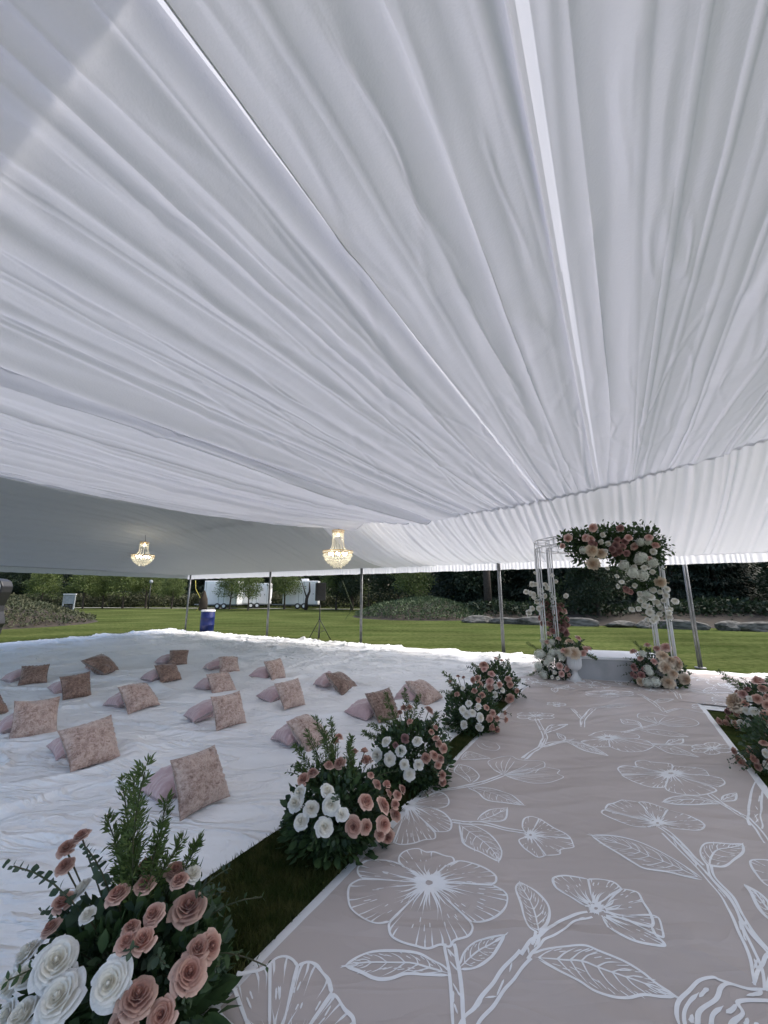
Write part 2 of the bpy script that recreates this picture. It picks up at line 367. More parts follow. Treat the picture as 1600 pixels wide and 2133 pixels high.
gath = np.exp(-(8 - u) / 1.1) + .15 * np.exp(-(u + 5) / 2)
dz, dv = folds(v, u, flist, gath)
fine = .010 * vn(v * 9 + .9 * fbm(u * .3, v * .3, 2), u * .45, 3) + .006 * vn(v * 19 + fbm(u * .5, v * .5, 2), u * .8, 4)
gp = gath * .016 * np.sin(v * 2 * math.pi / .15 + 2.5 * vn(v * 2, u * 0, 8))
edg = sst(0, .55, 8.05 - u); dz = dz * (.08 + .92 * edg)
# cross ripples: soft crumples
cr = (.014 * ridge(v * 2.2 + .4 * u, u * .55, 9) + .012 * ridge2(v * 3.1 - .3 * u + .5 * vn(u, v, 3), u * .8, 19) + .010 * ridge2(v * 4.0 + .5 * u, u * 1.3, 29)) * np.clip(1 - gath, 0, 1)
hemflat = 1 - np.exp(-((v - .07) / .065) ** 4)
z = zmain(u, v) + (dz + fine + gp - cr) * (.15 + .85 * hemflat) - .025 * sst(7.95, 8.05, u); dv = dv * hemflat
# panel overlap seams (steps)
for (c, st) in ((1.03, .03), (.11, .03), (-3.2, .05), (4.6, .05)):
    z = z + st * np.exp(-np.clip(v - c, 0, None) / .5) * (v > c) * edg
P_ = Wa(u, v + dv, z).reshape(-1, 3)
tent = empty('event_tent', W(U0, 7.63), label='large white frame tent with a pleated fabric ceiling over the aisle and the cushions', cat='tent')
fc = grid(nu, nv)
vm = (v[:-1, :-1] + v[1:, 1:]).reshape(-1) / 2; um = (u[:-1, :-1] + u[1:, 1:]).reshape(-1) / 2
hem = (((vm > .045) & (vm < .045 + .036 * np.clip((9.5 - um) / 7, .3, 1.1))) | ((vm > 1.005) & (vm < 1.03)))
mk('ceiling_liner', P_, fc, [M['liner'], M['hem']], tent, midx=hem.astype(int))
# far + end liners
def hip(u, v): return EAVE + .33 * (-np.log(np.exp(-(U0 - u) / .8) + np.exp(-(17.4 - v) / .8)) * .8).clip(0, None)
def zfar(u, v):
    s = np.clip((u - 8) / (U0 - 8), 0, 1)
    a = zg(v) * (1 - s) + EAVE * s - .30 * 4 * s * (1 - s) * .55
    k = sst(6.3, 9.0, v)
    return a * (1 - k) + hip(u, v) * k
rf = random.Random(5); fl2 = []; c = -7
while c < 17.4:
    fl2.append((c, rf.uniform(.03, .075), rf.uniform(.03, .07) * (1 if c < 8 else .45), rf.uniform(0, .15), rf.uniform(0, 6), rf.uniform(-1, 1)))
    c += rf.uniform(.08, .2) * (1 if c < 8 else 2)
nu2, nv2 = 70, 1800
u = np.linspace(7.94, U0, nu2)[:, None] + np.zeros((1, nv2)); v = np.linspace(-7, 17.4, nv2)[None, :] + np.zeros((nu2, 1))
g2 = np.exp(-(u - 8) / 1.5) + .5 * np.exp(-(U0 - u) / .5)
dz, dv = folds(v, u, fl2, np.clip(g2, 0, 1)); edge = sst(0, .25, U0 - u)
z = zfar(u, v) + .05 * (1 - sst(7.94, 8.3, u)) + dz * edge + .008 * vn(v * 12, u * .7, 14) * edge + .012 * g2 * np.sin(v * 2 * math.pi / .17 + 3 * vn(v * 1.7, v * 0, 8)) * (v < 7)
vm = (v[:-1, :-1]).reshape(-1)
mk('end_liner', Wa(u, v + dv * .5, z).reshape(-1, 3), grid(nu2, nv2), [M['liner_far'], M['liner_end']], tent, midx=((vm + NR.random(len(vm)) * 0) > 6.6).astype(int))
nu3, nv3 = 90, 420
u = np.linspace(-1.6, 8.12, nu3)[:, None] + np.zeros((1, nv3)); v = np.linspace(6.1, 17.4, nv3)[None, :] + np.zeros((nu3, 1))
k = sst(6.3, 8.6, v); z = (zmain(u, np.full_like(v, 6.3)) + .05) * (1 - k) + np.minimum(hip(u, v), 4.6) * k
dz, dv = folds(v, u, fl2, .3 + 0 * u); edge = sst(0, .4, 17.4 - v)
z = z + .03 + dz * edge * 2.2 + .02 * fbm(v * 1.5 - u * .25, u * .3, 3, 15) * edge
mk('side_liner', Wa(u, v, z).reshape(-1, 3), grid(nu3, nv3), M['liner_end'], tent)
nn = 30; u, v = np.meshgrid(np.linspace(-1.8, U0 + .1, nn), np.linspace(4.9, 17.6, nn), indexing='ij')
mk('shade_cover', Wa(u, v, EAVE + .12 + (np.minimum(hip(np.minimum(u, U0), np.minimum(v, 17.4)), 5.2) - EAVE) * 1.22 + .35 * sst(0, 1.2, np.minimum(U0 - u, 17.4 - v))).reshape(-1, 3), grid(nn, nn), M['shade_cloth'], tent)  # unseen sheet added above the left end to shade the liners gradually
# eave valances
nvv = 2600
def valance(path, z0, z1, wav, name, m):
    a, b = np.array(path[0]), np.array(path[1]); L_ = np.linalg.norm(b - a); t = np.linspace(0, 1, nvv)
    n_ = np.array([-(b - a)[1], (b - a)[0]]) / L_
    ph = t * L_ * 2 * math.pi / .11 + 5 * vn(t * L_ * 2.7, t * 0, 21)
    rows = []
    for kz, am in ((0, .2), (.4, .7), (1, 1)):
        off = wav * am * np.sin(ph)
        q = a[None] + (b - a)[None] * t[:, None] + n_[None] * off[:, None]
        zz = z0 + (z1 - z0) * kz + (.012 * vn(t * L_ * 6, t * 0, 33) if kz == 1 else 0) + 0 * t
        rows.append(Wa(q[:, 0], q[:, 1], zz))
    return mk(name, np.stack(rows).reshape(-1, 3), grid(3, nvv), m, tent)
valance(((U0, -7), (U0, 17.4)), EAVE + .02, EAVE - .20, .011, 'valance', M['valance'])
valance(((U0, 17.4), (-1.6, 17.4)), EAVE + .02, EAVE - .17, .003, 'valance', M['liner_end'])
# eave beams and poles
b = MB(); b.tube([W(U0 - .04, -7, EAVE + .05), W(U0 - .04, 17.4, EAVE + .05)], .035); b.tube([W(U0, 17.45, EAVE + .05), W(-1.6, 17.45, EAVE + .05)], .035)
b.build('eave_beam', M['metal'], tent, True)
for (uu, vv) in ((U0, 17.2), (U0, 12.03), (U0, 7.63), (U0, 2.88), (11.9, -1.5), (U0, -6.2), (0, 17.45)):
    b = MB(); q0 = W(uu, vv, 0); q1 = W(uu, vv, EAVE + .03)
    m_ = Matrix.Rotation(-AZ, 3, 'Z')
    for dx in (-.025, .025):
        o_ = np.array(m_ @ Vector((dx, 0, 0))); b.tube([q0 + o_, q1 + o_], .024, 10)
    b.box(q0 + (0, 0, .01), .2, .2, .02, -AZ)
    b.build('pole', M['metal'], tent, True)
# overlapping canopy layers just above the liner (read as darker bands through it)
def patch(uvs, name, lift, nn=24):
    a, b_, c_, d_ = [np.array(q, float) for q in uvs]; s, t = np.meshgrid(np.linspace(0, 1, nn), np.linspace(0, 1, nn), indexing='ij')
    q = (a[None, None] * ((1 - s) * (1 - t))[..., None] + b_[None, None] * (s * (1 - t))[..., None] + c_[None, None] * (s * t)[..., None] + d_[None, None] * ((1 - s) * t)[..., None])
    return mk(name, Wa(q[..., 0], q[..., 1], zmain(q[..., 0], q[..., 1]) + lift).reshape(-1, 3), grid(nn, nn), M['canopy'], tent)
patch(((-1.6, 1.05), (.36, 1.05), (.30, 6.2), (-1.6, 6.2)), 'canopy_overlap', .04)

# ================================================================== FLOOR COVERS
def edge_v(u):
    return np.interp(u, [-3, 2.45, 2.9, 3.4, 4.4, 6.6, 7.2, 7.7, 11.5], [2.27, 2.27, 2.18, 1.98, 1.80, 1.76, 1.72, 1.62, 1.60]) + .02 * vn(u * 1.3, u * 0, 2)
def sheet_h(x, y, far):
    wx = x + .5 * fbm(x * .4, y * .4, 2, 40); wy = y + .5 * fbm(x * .4, y * .4, 2, 44)
    m1 = sst(-.1, .35, fbm(x * .35, y * .35, 2, 50)); m2 = sst(-.1, .4, fbm(x * .5, y * .5, 2, 52))
    h = .045 * ridge(wx * .5 + wy * .3, wy * .9 - wx * .35, 41) * m1 + .040 * ridge2(wx * .9 - wy * .5, wy * 1.5 + wx * .3, 42) * m2 + .026 * ridge2(wx * 1.6 + wy, wy * 2.2, 43) * (1 - m1) + .018 * ridge2(wx * 2.3, wy * 1.7 - wx, 48) * m2
    h = h + .022 * fbm(x * .8, y * .8, 4, 45)
    return h + far * (.05 * ridge(wx * .6 + wy * .2, wy * 2.0, 46) + .05 * ridge2(wx * .9, wy * 2.6, 47) + .035 * ridge2(wx * 1.3, wy * 4.0, 49))
nu, nv = 640, 760
uu = np.linspace(-2.5, 11.45, nu)[:, None] + np.zeros((1, nv)); tt = np.linspace(0, 1, nv)[None, :] ** 1.15 + np.zeros((nu, 1))
far_e = 18.25 + .12 * vn(uu * .7, 0 * uu, 3)
vv = edge_v(uu) * (1 - tt) + far_e * tt
uu = uu + sst(10.8, 11.45, uu) * .13 * vn(vv * .5, vv * 0, 12) - 0
xy = Wa(uu, vv, 0 * uu)
h = .028 + sheet_h(xy[..., 0], xy[..., 1], sst(6.5, 10, uu) * .9 + .1)
em = np.minimum(sst(0, .12, tt * (18 - 2.2)), 1); xy[..., 2] = .006 + h * (.25 + .75 * em)
def sheet_z(x, y): return .03
o = mk('floor_sheet', xy.reshape(-1, 3), grid(nu, nv), M['sheet'])
tag(o, 'wide wrinkled white floor sheet spread under all the cushions', 'floor sheet')
# second sheet below the stage end of the aisle
nu, nv = 160, 240
uu = np.linspace(7.75, 11.9, nu)[:, None] + np.zeros((1, nv)); vv = np.linspace(1.56, -8, nv)[None, :] + np.zeros((nu, 1))
uu2 = uu + sst(10.8, 11.9, uu) * (.1 * vn(vv * .7, vv * 0, 12) + .25 * sst(-2.2, -2.5, vv) - .35)
xy = Wa(uu2, vv, 0 * uu); xy[..., 2] = .008 + .45 * sheet_h(xy[..., 0] * 1.3, xy[..., 1] * 1.3, 1.0) * sst(0, .3, uu - 7.7) * np.where((uu < 10.75) & (vv > -3.05), .15, 1)
tag(mk('floor_sheet', xy.reshape(-1, 3), grid(nu, nv), M['sheet']), 'narrow white ground sheet showing behind and right of the flower arch', 'floor sheet')

# aisle carpet ------------------------------------------------------
CL, CR, CB = 1.62, -.97, .075
def carpet_h(x, y):
    wx = x + .3 * fbm(x * .7, y * .7, 2, 60); wy = y + .3 * fbm(x * .7, y * .7, 2, 61)
    uu_ = x * SU + y * CU
    return .026 + .006 * fbm(x * .9, y * .9, 2, 62) + (.010 + .016 * sst(4.5, 8, uu_)) * ridge(wx * .45 + wy * .1, wy * (1.6 + 0 * x), 63) + (.004 + .008 * sst(4.5, 8, uu_)) * ridge(wx * .8, wy * 2.6, 64)
v_, f_, mi = [], [], []
nu, nv = 460, 150
vcol = np.concatenate([[CL, CL - CB + .0005], np.linspace(CL - CB, CR + CB, nv - 4), [CR + CB - .0005, CR]])
uu = np.linspace(-2.5, 8.0, nu)[:, None] + np.zeros((1, len(vcol))); vv = vcol[None, :] + np.zeros((nu, 1))
xy = Wa(uu, vv, 0 * uu); xy[..., 2] = carpet_h(xy[..., 0], xy[..., 1]); xy[:, 0, 2] = .004; xy[:, -1, 2] = .004
v_.append(xy.reshape(-1, 3)); fa = grid(nu, len(vcol)); f_.append(fa); cc = np.arange(len(fa)) % (len(vcol) - 1); mi.append(((cc == 0) | (cc == len(vcol) - 2)).astype(int))
off = len(v_[0])
nu, nv = 130, 230   # stage end, wider
uu = np.linspace(8.0, 11.0, nu)[:, None] + np.zeros((1, nv)); vv = np.linspace(1.95, -3.1, nv)[None, :] + np.zeros((nu, 1))
xy = Wa(uu, vv, 0 * uu); xy[..., 2] = carpet_h(xy[..., 0], xy[..., 1]) + .004
v_.append(xy.reshape(-1, 3)); fb = grid(nu, nv) + off; f_.append(fb); mi.append(np.zeros(len(fb), int))
# ---- printed line drawing
pv, pf = [], []; pn = [0]
TR = {'A': (420, 1740, .425), 'B': (1040, 1740, .35), 'C': (800, 1540, .28125), 'D': (1200, 1540, .25), 'E': (1000, 1400, .375)}
def pt(cid, p):
    if cid == 'W': q_ = W(p[0], p[1]); return np.array([q_[0], q_[1]])
    ox, oy, s = TR[cid]; g = G(ox + p[0] * s, oy + p[1] * s, .025); return np.array([g[0], g[1]])
def smooth(P, n=6):
    P = [np.array(p) for p in P]
    if len(P) < 3: return np.array([P[0] + (P[-1] - P[0]) * t for t in np.linspace(0, 1, n + 1)])
    Q = [2 * P[0] - P[1]] + P + [2 * P[-1] - P[-2]]; out = []
    for i in range(1, len(Q) - 2):
        for t in np.linspace(0, 1, n, endpoint=False):
            a, b_, c_, d_ = Q[i - 1], Q[i], Q[i + 1], Q[i + 2]
            out.append(.5 * (2 * b_ + (c_ - a) * t + (2 * a - 5 * b_ + 4 * c_ - d_) * t * t + (3 * b_ - a - 3 * c_ + d_) * t ** 3))
    out.append(P[-1]); return np.array(out)
lay = [0]
def clipv(q):
    u_ = q[:, 0] * SU + q[:, 1] * CU; v_2 = -q[:, 0] * CU + q[:, 1] * SU
    return ((v_2 < CL - .01) & (v_2 > CR + .01)) | ((u_ > 8) & (v_2 < 1.94) & (v_2 > -3.08))
def stroke(q, w0, w1=None, taper=(.15, .15), raw=False):
    """q ground points (n,2)"""
    q = np.asarray(q) if raw else smooth(q)
    n_ = len(q); t = np.linspace(0, 1, n_); w1 = w0 if w1 is None else w1
    wd = w0 + (w1 - w0) * t
    wd = wd * (.85 + .3 * (vn(t * 5, t * 0 + lay[0], 3) + .4))
    if taper[0]: wd = wd * np.clip(t / taper[0], .12, 1)
    if taper[1]: wd = wd * np.clip((1 - t) / taper[1], .12, 1)
    tg = np.gradient(q, axis=0); tg /= (np.linalg.norm(tg, axis=1, keepdims=True) + 1e-9); nn = np.stack([-tg[:, 1], tg[:, 0]], -1)
    a = q + nn * wd[:, None] / 2; b_ = q - nn * wd[:, None] / 2
    ok = clipv(q)
    lay[0] = (lay[0] + 1) % 40
    for s_ in (a, b_): pass
    vs = np.concatenate([a, b_]); z_ = carpet_h(vs[:, 0], vs[:, 1]) + .0012 + .00003 * lay[0] + .004 * ((vs[:, 0] * SU + vs[:, 1] * CU) > 7.99)
    pv.append(np.column_stack([vs, z_]))
    for i in range(n_ - 1):
        if ok[i] and ok[i + 1]: pf.append((pn[0] + i, pn[0] + i + 1, pn[0] + n_ + i + 1, pn[0] + n_ + i))
    pn[0] += 2 * n_
rs = random.Random(9)
def petal(cid, c, outl, lw=.011, nv_=7, core=.26, curve=.0):
    c = pt(cid, c); o_ = [pt(cid, p) for p in outl]; S = smooth(o_, 8)
    stroke(S, lw * 1.15, raw=True, taper=(.04, .04))
    for e in (S[0], S[-1]): stroke([c + (e - c) * .25, c + (e - c) * .6, e], lw * .5, lw * 1.3, taper=(.3, 0))
    for i in range(nv_):
        k = (i + .5 + rs.uniform(-.25, .25)) / nv_; e = S[int(k * (len(S) - 1))]; perp = np.array([-(e - c)[1], (e - c)[0]]) * rs.uniform(-.05, .05)
        r1 = rs.uniform(.42, .66)
        stroke([c + (e - c) * .12, c + (e - c) * (.12 + r1) * .55 + perp, c + (e - c) * r1], lw * .95, lw * .35, taper=(0, .5))
        if rs.random() < .85: stroke([e, e + (c - e) * .1 + perp * .3, e + (c - e) * rs.uniform(.16, .38)], lw * .9, lw * .3, taper=(0, .5))
        if rs.random() < .8:
            a = rs.uniform(.55, .75); s_ = perp * rs.uniform(1, 3); stroke([c + (e - c) * a + s_, c + (e - c) * (a + rs.uniform(.06, .13)) + s_], lw * .5)
    return c
def core(cid, c, rad_px, cnt=26, lw=.010):
    """dense burst at a flower's centre, rad in crop px (x,y)"""
    c0 = np.array(c, float)
    for i in range(cnt):
        a = 2 * math.pi * i / cnt + rs.uniform(-.1, .1)
        e = c0 + np.array([math.cos(a) * rad_px[0], math.sin(a) * rad_px[1]]) * rs.uniform(.8, 1.25); s_ = c0 + (e - c0) * .22
        stroke([pt(cid, s_), pt(cid, (s_ + e) / 2), pt(cid, e)], lw * 2.0, lw * .4, taper=(0, .4))
def leaf(cid, up, lo, lw=.010, nv_=6):
    U_ = smooth([pt(cid, p) for p in up], 8); L_ = smooth([pt(cid, p) for p in lo], 8)
    stroke(U_, lw * 1.15, raw=True, taper=(.05, .05)); stroke(L_, lw * 1.4, raw=True, taper=(.05, .05))
    n_ = 24; ui = U_[np.linspace(0, len(U_) - 1, n_).astype(int)]; li = L_[np.linspace(0, len(L_) - 1, n_).astype(int)]
    mid = (ui + li) / 2 + (ui - li) * .08 * np.sin(np.linspace(0, math.pi, n_))[:, None]
    stroke(mid, lw * .9, lw * .7, raw=True)
    for k in range(nv_):
        i = int((k + .8) / (nv_ + .8) * (n_ - 1)); j = min(n_ - 2, max(1, i + sgn_ * 3)) if (sgn_ := (1 if k % 1 == 0 else -1)) else i
        for side in (ui, li):
            stroke([mid[i], (mid[i] * .5 + side[j] * .5), mid[i] * .12 + side[min(n_ - 1, j + 1)] * .88], lw * .65, lw * .35, taper=(0, .3))
            for q_ in range(2):
                a = rs.uniform(.25, .8); b0 = mid[min(i + 1 + q_, n_ - 1)] * (1 - a) + side[min(j + 1 + q_, n_ - 1)] * a
                stroke([b0, b0 + (side[j] - mid[i]) * rs.uniform(.12, .3) + (mid[min(i + 2, n_ - 1)] - mid[i]) * .5], lw * .42)
def stem(cid, P, wd=.05, lw=.013):
    S = smooth([pt(cid, p) for p in P], 8); t = np.linspace(0, 1, len(S))
    tg = np.gradient(S, axis=0); tg /= np.linalg.norm(tg, axis=1, keepdims=True); nn = np.stack([-tg[:, 1], tg[:, 0]], -1)
    wob = (1 + .35 * vn(t * 7, t * 0 + lay[0], 5))[:, None]
    stroke(S + nn * wd / 2 * wob, lw * 1.15, raw=True, taper=(0, 0)); stroke(S - nn * wd / 2 * wob, lw * 1.0, raw=True, taper=(0, 0))
    for k in range(int(len(S) / 7)):
        i = rs.randrange(0, max(1, len(S) - 6)); j = min(len(S) - 1, i + rs.randrange(4, 8)); s1 = rs.choice((-.3, 0, .3)); s2 = rs.choice((-.35, 0, .35))
        stroke(S[i:j] + nn[i:j] * wd * np.linspace(s1, s2, j - i)[:, None], lw * .6, raw=True) if j - i > 2 else None
# A
cA = (1115, 238)
petal('A', cA, [(1000, 165), (968, 130), (975, 95), (1010, 72), (1060, 65), (1100, 82), (1140, 82), (1190, 100), (1230, 110), (1236, 138), (1200, 150)], nv_=8)
petal('A', cA, [(1200, 150), (1260, 128), (1330, 140), (1400, 170), (1440, 205), (1443, 240), (1425, 258)], nv_=8)
petal('A', cA, [(1425, 258), (1480, 290), (1500, 320), (1490, 365), (1450, 405), (1390, 428), (1322, 430)], nv_=9)
petal('A', cA, [(1322, 430), (1328, 465), (1305, 500), (1240, 520), (1215, 550), (1170, 540), (1110, 558), (1050, 545), (980, 525), (930, 495), (918, 450), (925, 425)], nv_=13)
petal('A', cA, [(925, 425), (860, 435), (800, 415), (740, 370), (720, 320), (726, 250), (785, 212)], nv_=10)
petal('A', cA, [(785, 212), (765, 180), (775, 150), (830, 128), (900, 125), (960, 140), (1000, 165)], nv_=7)
core('A', cA, (85, 52), 54, .012)
cA2 = (330, 1230)
petal('A', cA2, [(20, 780), (60, 720), (120, 690), (190, 690), (120, 740), (85, 810), (85, 870), (110, 910), (170, 960)], .014, 5)
petal('A', cA2, [(150, 735), (190, 692), (260, 680), (310, 660), (335, 640)], .014, 3)
petal('A', cA2, [(335, 640), (370, 612), (410, 605), (445, 620), (470, 650)], .014, 4)
petal('A', cA2, [(470, 650), (520, 632), (560, 645), (590, 680), (622, 720), (638, 785)], .014, 6)
petal('A', cA2, [(638, 785), (665, 805), (700, 860), (740, 900), (752, 950), (790, 1050), (760, 1200)], .014, 6)
leaf('A', [(1215, 672), (1180, 640), (1130, 615), (1060, 580), (960, 568), (850, 573), (770, 600), (700, 648)], [(1220, 690), (1100, 685), (1000, 680), (920, 705), (850, 705), (780, 675), (700, 648)], .011, 7)
leaf('A', [(1265, 640), (1290, 575), (1340, 530), (1400, 512), (1490, 500)], [(1270, 662), (1340, 655), (1400, 620), (1440, 580), (1490, 500)], .009, 5)
stem('A', [(1215, 535), (1225, 600), (1240, 680), (1250, 780), (1255, 880), (1265, 1000), (1280, 1150)], .042)
stem('A', [(1275, 1020), (1310, 930), (1370, 860), (1440, 770), (1510, 680), (1590, 600)], .050)
# B
stem('B', [(150, 745), (210, 665), (270, 610), (350, 555), (440, 500), (540, 475)], .035)
stem('B', [(215, 680), (225, 630), (232, 590)], .02)
leaf('B', [(235, 595), (180, 560), (150, 500), (130, 420), (100, 335), (120, 285)], [(235, 595), (280, 540), (300, 470), (285, 410), (230, 350), (165, 310), (120, 285)], .010, 7)
leaf('B', [(190, 735), (270, 695), (400, 665), (510, 657), (600, 690), (740, 745), (850, 810), (940, 880), (1060, 955)],
     [(230, 760), (330, 810), (440, 860), (490, 885), (570, 935), (680, 965), (770, 965), (860, 945), (960, 955), (1060, 955)], .012, 9)
cB = (560, 430)
petal('B', cB, [(510, 425), (430, 375), (340, 320), (322, 265), (370, 247), (430, 250), (530, 268)], .011, 8)
petal('B', cB, [(530, 268), (600, 268), (680, 285), (730, 325)], .011, 6)
petal('B', (600, 450), [(730, 325), (820, 345), (850, 390), (860, 410), (905, 480), (912, 540), (850, 538), (760, 510)], .011, 9)
petal('B', (600, 470), [(650, 550), (800, 625), (960, 655), (980, 640), (930, 590), (908, 545)], .011, 7)
petal('B', (700, 480), [(908, 480), (950, 500), (970, 560), (975, 605), (930, 590)], .009, 3)
core('B', (575, 440), (55, 38), 26, .009)
leaf('B', [(1210, 265), (1100, 190), (1000, 130), (900, 80), (800, 40), (680, 12), (545, 5)], [(1210, 275), (1100, 250), (1000, 225), (870, 205), (800, 170), (720, 120), (620, 60), (545, 5)], .011, 9)
leaf('B', [(1250, 195), (1208, 140), (1200, 90), (1230, 55), (1300, 52), (1380, 58), (1450, 55)], [(1258, 190), (1340, 190), (1400, 150), (1452, 105), (1450, 55)], .011, 6)
stem('B', [(985, -5), (1100, 105), (1200, 210), (1270, 290), (1350, 380), (1400, 470), (1440, 570), (1490, 670), (1530, 770), (1550, 900)], .032)
stem('B', [(1250, 180), (1275, 260), (1380, 370), (1440, 480), (1510, 590), (1610, 700)], .02)
stem('B', [(1550, 900), (1590, 790), (1680, 700), (1780, 640)], .04)
for P in ([(1130, 1250), (1070, 1120), (1055, 1045), (1070, 980), (1130, 920), (1190, 860), (1270, 840), (1310, 855), (1400, 885), (1490, 910), (1600, 915), (1750, 960)],
          [(1180, 1250), (1180, 1120), (1195, 1040), (1290, 970), (1320, 900), (1370, 880), (1480, 910)],
          [(1110, 1160), (1100, 1060), (1130, 990), (1190, 930)], [(1260, 1250), (1262, 1120), (1275, 1060), (1335, 1010)], [(1360, 1250), (1385, 1120), (1450, 1055), (1425, 985), (1600, 980), (1760, 1000)],
          [(1350, 1055), (1390, 1030), (1410, 1000)], [(1470, 950), (1550, 935), (1552, 905)], [(1190, 960), (1225, 920), (1245, 905)], [(1465, 1130), (1480, 1080)], [(1520, 1140), (1540, 1110)], [(1140, 1110), (1150, 1060)]):
    stroke([pt('B', p) for p in P], .019, .012)
petal('B', (1760, 270), [(1680, 330), (1590, 300), (1535, 240), (1500, 185), (1502, 155), (1570, 150), (1680, 165)], .012, 6)
leaf('B', [(1700, 520), (1640, 450), (1560, 360), (1460, 300)], [(1690, 560), (1600, 500), (1540, 430), (1500, 350), (1460, 300)], .012, 6)
# C
cC = (175, 490)
petal('C', cC, [(240, 440), (290, 400), (340, 380), (378, 405)], .011, 4)
petal('C', cC, [(378, 405), (430, 408), (473, 440), (478, 485), (440, 515), (380, 525)], .011, 6)
petal('C', cC, [(380, 525), (450, 555), (493, 600), (498, 650), (470, 680), (385, 685)], .011, 8)
petal('C', cC, [(378, 685), (375, 735), (300, 745), (220, 770), (130, 780), (70, 765)], .011, 9)
core('C', cC, (70, 50), 22, .011)
stem('C', [(500, 605), (600, 618), (700, 620), (800, 638), (900, 665), (1050, 690)], .028)
leaf('C', [(690, 600), (720, 565), (800, 530), (915, 515)], [(700, 608), (800, 608), (870, 605), (905, 580), (915, 515)], .009, 4)
leaf('C', [(555, 625), (650, 635), (750, 680), (820, 740), (865, 810), (870, 860), (850, 910)], [(555, 625), (575, 720), (590, 770), (650, 810), (720, 840), (790, 880), (850, 910)], .011, 7)
c5 = (1085, 710)
petal('C', c5, [(1040, 685), (1025, 640), (1040, 590), (1090, 575), (1150, 590)], .010, 5)
petal('C', c5, [(1150, 590), (1200, 620), (1260, 660), (1340, 700), (1385, 738)], .010, 7)
petal('C', c5, [(1385, 738), (1400, 780), (1400, 805), (1310, 820), (1300, 855), (1200, 865)], .010, 7)
petal('C', c5, [(1200, 865), (1140, 878), (1080, 840), (1030, 800), (1000, 750), (1040, 728)], .010, 7)
core('C', c5, (50, 40), 22, .009)
leaf('C', [(620, 355), (750, 360), (850, 380), (940, 420), (1000, 460), (1040, 495)], [(620, 360), (690, 400), (740, 445), (800, 465), (900, 475), (1040, 495)], .010, 6)
stem('C', [(370, 398), (500, 375), (600, 352), (720, 325), (820, 290), (890, 262)], .03)
leaf('C', [(640, 325), (580, 280), (520, 240), (550, 185)], [(652, 325), (690, 300), (702, 265), (640, 210), (550, 185)], .009, 4)
cc_ = (890, 262)
def fan(cid, base, arc, n_, lw=.009):
    S = smooth([pt(cid, p) for p in arc], 10); b0 = pt(cid, base); stroke(S, lw, raw=True, taper=(0, 0))
    for i in range(n_):
        e = S[int((i + .5) / n_ * (len(S) - 1))]; m_ = (b0 + e) / 2; pr = np.array([-(e - b0)[1], (e - b0)[0]])
        stroke([b0, m_ + pr * .12 * math.cos(math.pi * i / n_), e + (b0 - e) * rs.uniform(0, .25)], lw * .9, lw * .5)
fan('C', cc_, [(850, 245), (790, 205), (775, 170), (860, 138), (940, 130), (1000, 152), (1170, 158), (1188, 200), (1150, 215), (1120, 245)], 12)
fan('C', cc_, [(1188, 200), (1270, 215), (1300, 225), (1285, 250), (1327, 272), (1310, 290), (1220, 320), (1120, 325), (1030, 310), (920, 275)], 13)
stem('C', [(1030, 145), (1090, 100), (1150, 60), (1185, -10)], .03); stem('C', [(1180, 55), (1260, 38), (1350, 15)], .022)
leaf('C', [(1350, 12), (1450, 20), (1530, 50), (1620, 108)], [(1350, 18), (1440, 60), (1520, 95), (1620, 108)], .010, 5)
leaf('C', [(570, 150), (620, 100), (700, 115), (790, 150)], [(570, 152), (640, 156), (700, 156), (790, 150)], .009, 3)
for P in ([(680, 30), (720, 68), (820, 85), (857, 60), (830, 28)], [(720, 30), (760, 55), (810, 60)]): stroke([pt('C', p) for p in P], .010)
# D
cD = (790, 295)
petal('D', cD, [(520, 232), (500, 220), (500, 190), (560, 180), (640, 195), (780, 210), (808, 228)], .012, 7)
petal('D', cD, [(808, 228), (900, 240), (1060, 260), (1112, 305)], .009, 6)
petal('D', cD, [(1112, 305), (1210, 330), (1240, 370), (1190, 402)], .010, 5)
petal('D', cD, [(1130, 395), (1167, 435), (1040, 470), (900, 465), (780, 440), (740, 408)], .012, 9)
petal('D', cD, [(740, 408), (640, 410), (520, 380), (430, 330), (378, 297)], .012, 9)
petal('D', cD, [(378, 290), (350, 245), (400, 225), (520, 232)], .012, 5)
core('D', cD, (110, 42), 30, .014)
leaf('D', [(1200, 538), (1080, 500), (950, 475), (800, 490), (720, 530)], [(1200, 545), (1100, 545), (1000, 552), (850, 550), (720, 530)], .012, 5)
leaf('D', [(1212, 515), (1225, 480), (1280, 460), (1340, 450)], [(1220, 522), (1280, 520), (1330, 508), (1340, 450)], .010, 3)
stem('D', [(1110, 460), (1210, 535), (1330, 610), (1450, 690), (1520, 760), (1600, 880)], .032)
stem('D', [(1500, 740), (1490, 650), (1495, 560), (1502, 480), (1520, 400), (1560, 330)], .06)
cD5 = (680, 708)
petal('D', cD5, [(600, 745), (480, 740), (350, 695), (222, 632), (235, 600), (300, 618)], .011, 7)
petal('D', cD5, [(240, 590), (270, 558), (320, 548), (380, 515), (410, 515), (520, 530)], .011, 7)
petal('D', cD5, [(520, 530), (580, 530), (680, 560), (770, 600)], .011, 7)
petal('D', cD5, [(770, 600), (900, 640), (980, 670), (1050, 700), (1072, 730), (1030, 765), (900, 760), (760, 745)], .011, 9)
core('D', cD5, (70, 35), 26, .010)
stem('D', [(700, 740), (780, 795), (880, 890), (960, 980), (1040, 1060)], .03)
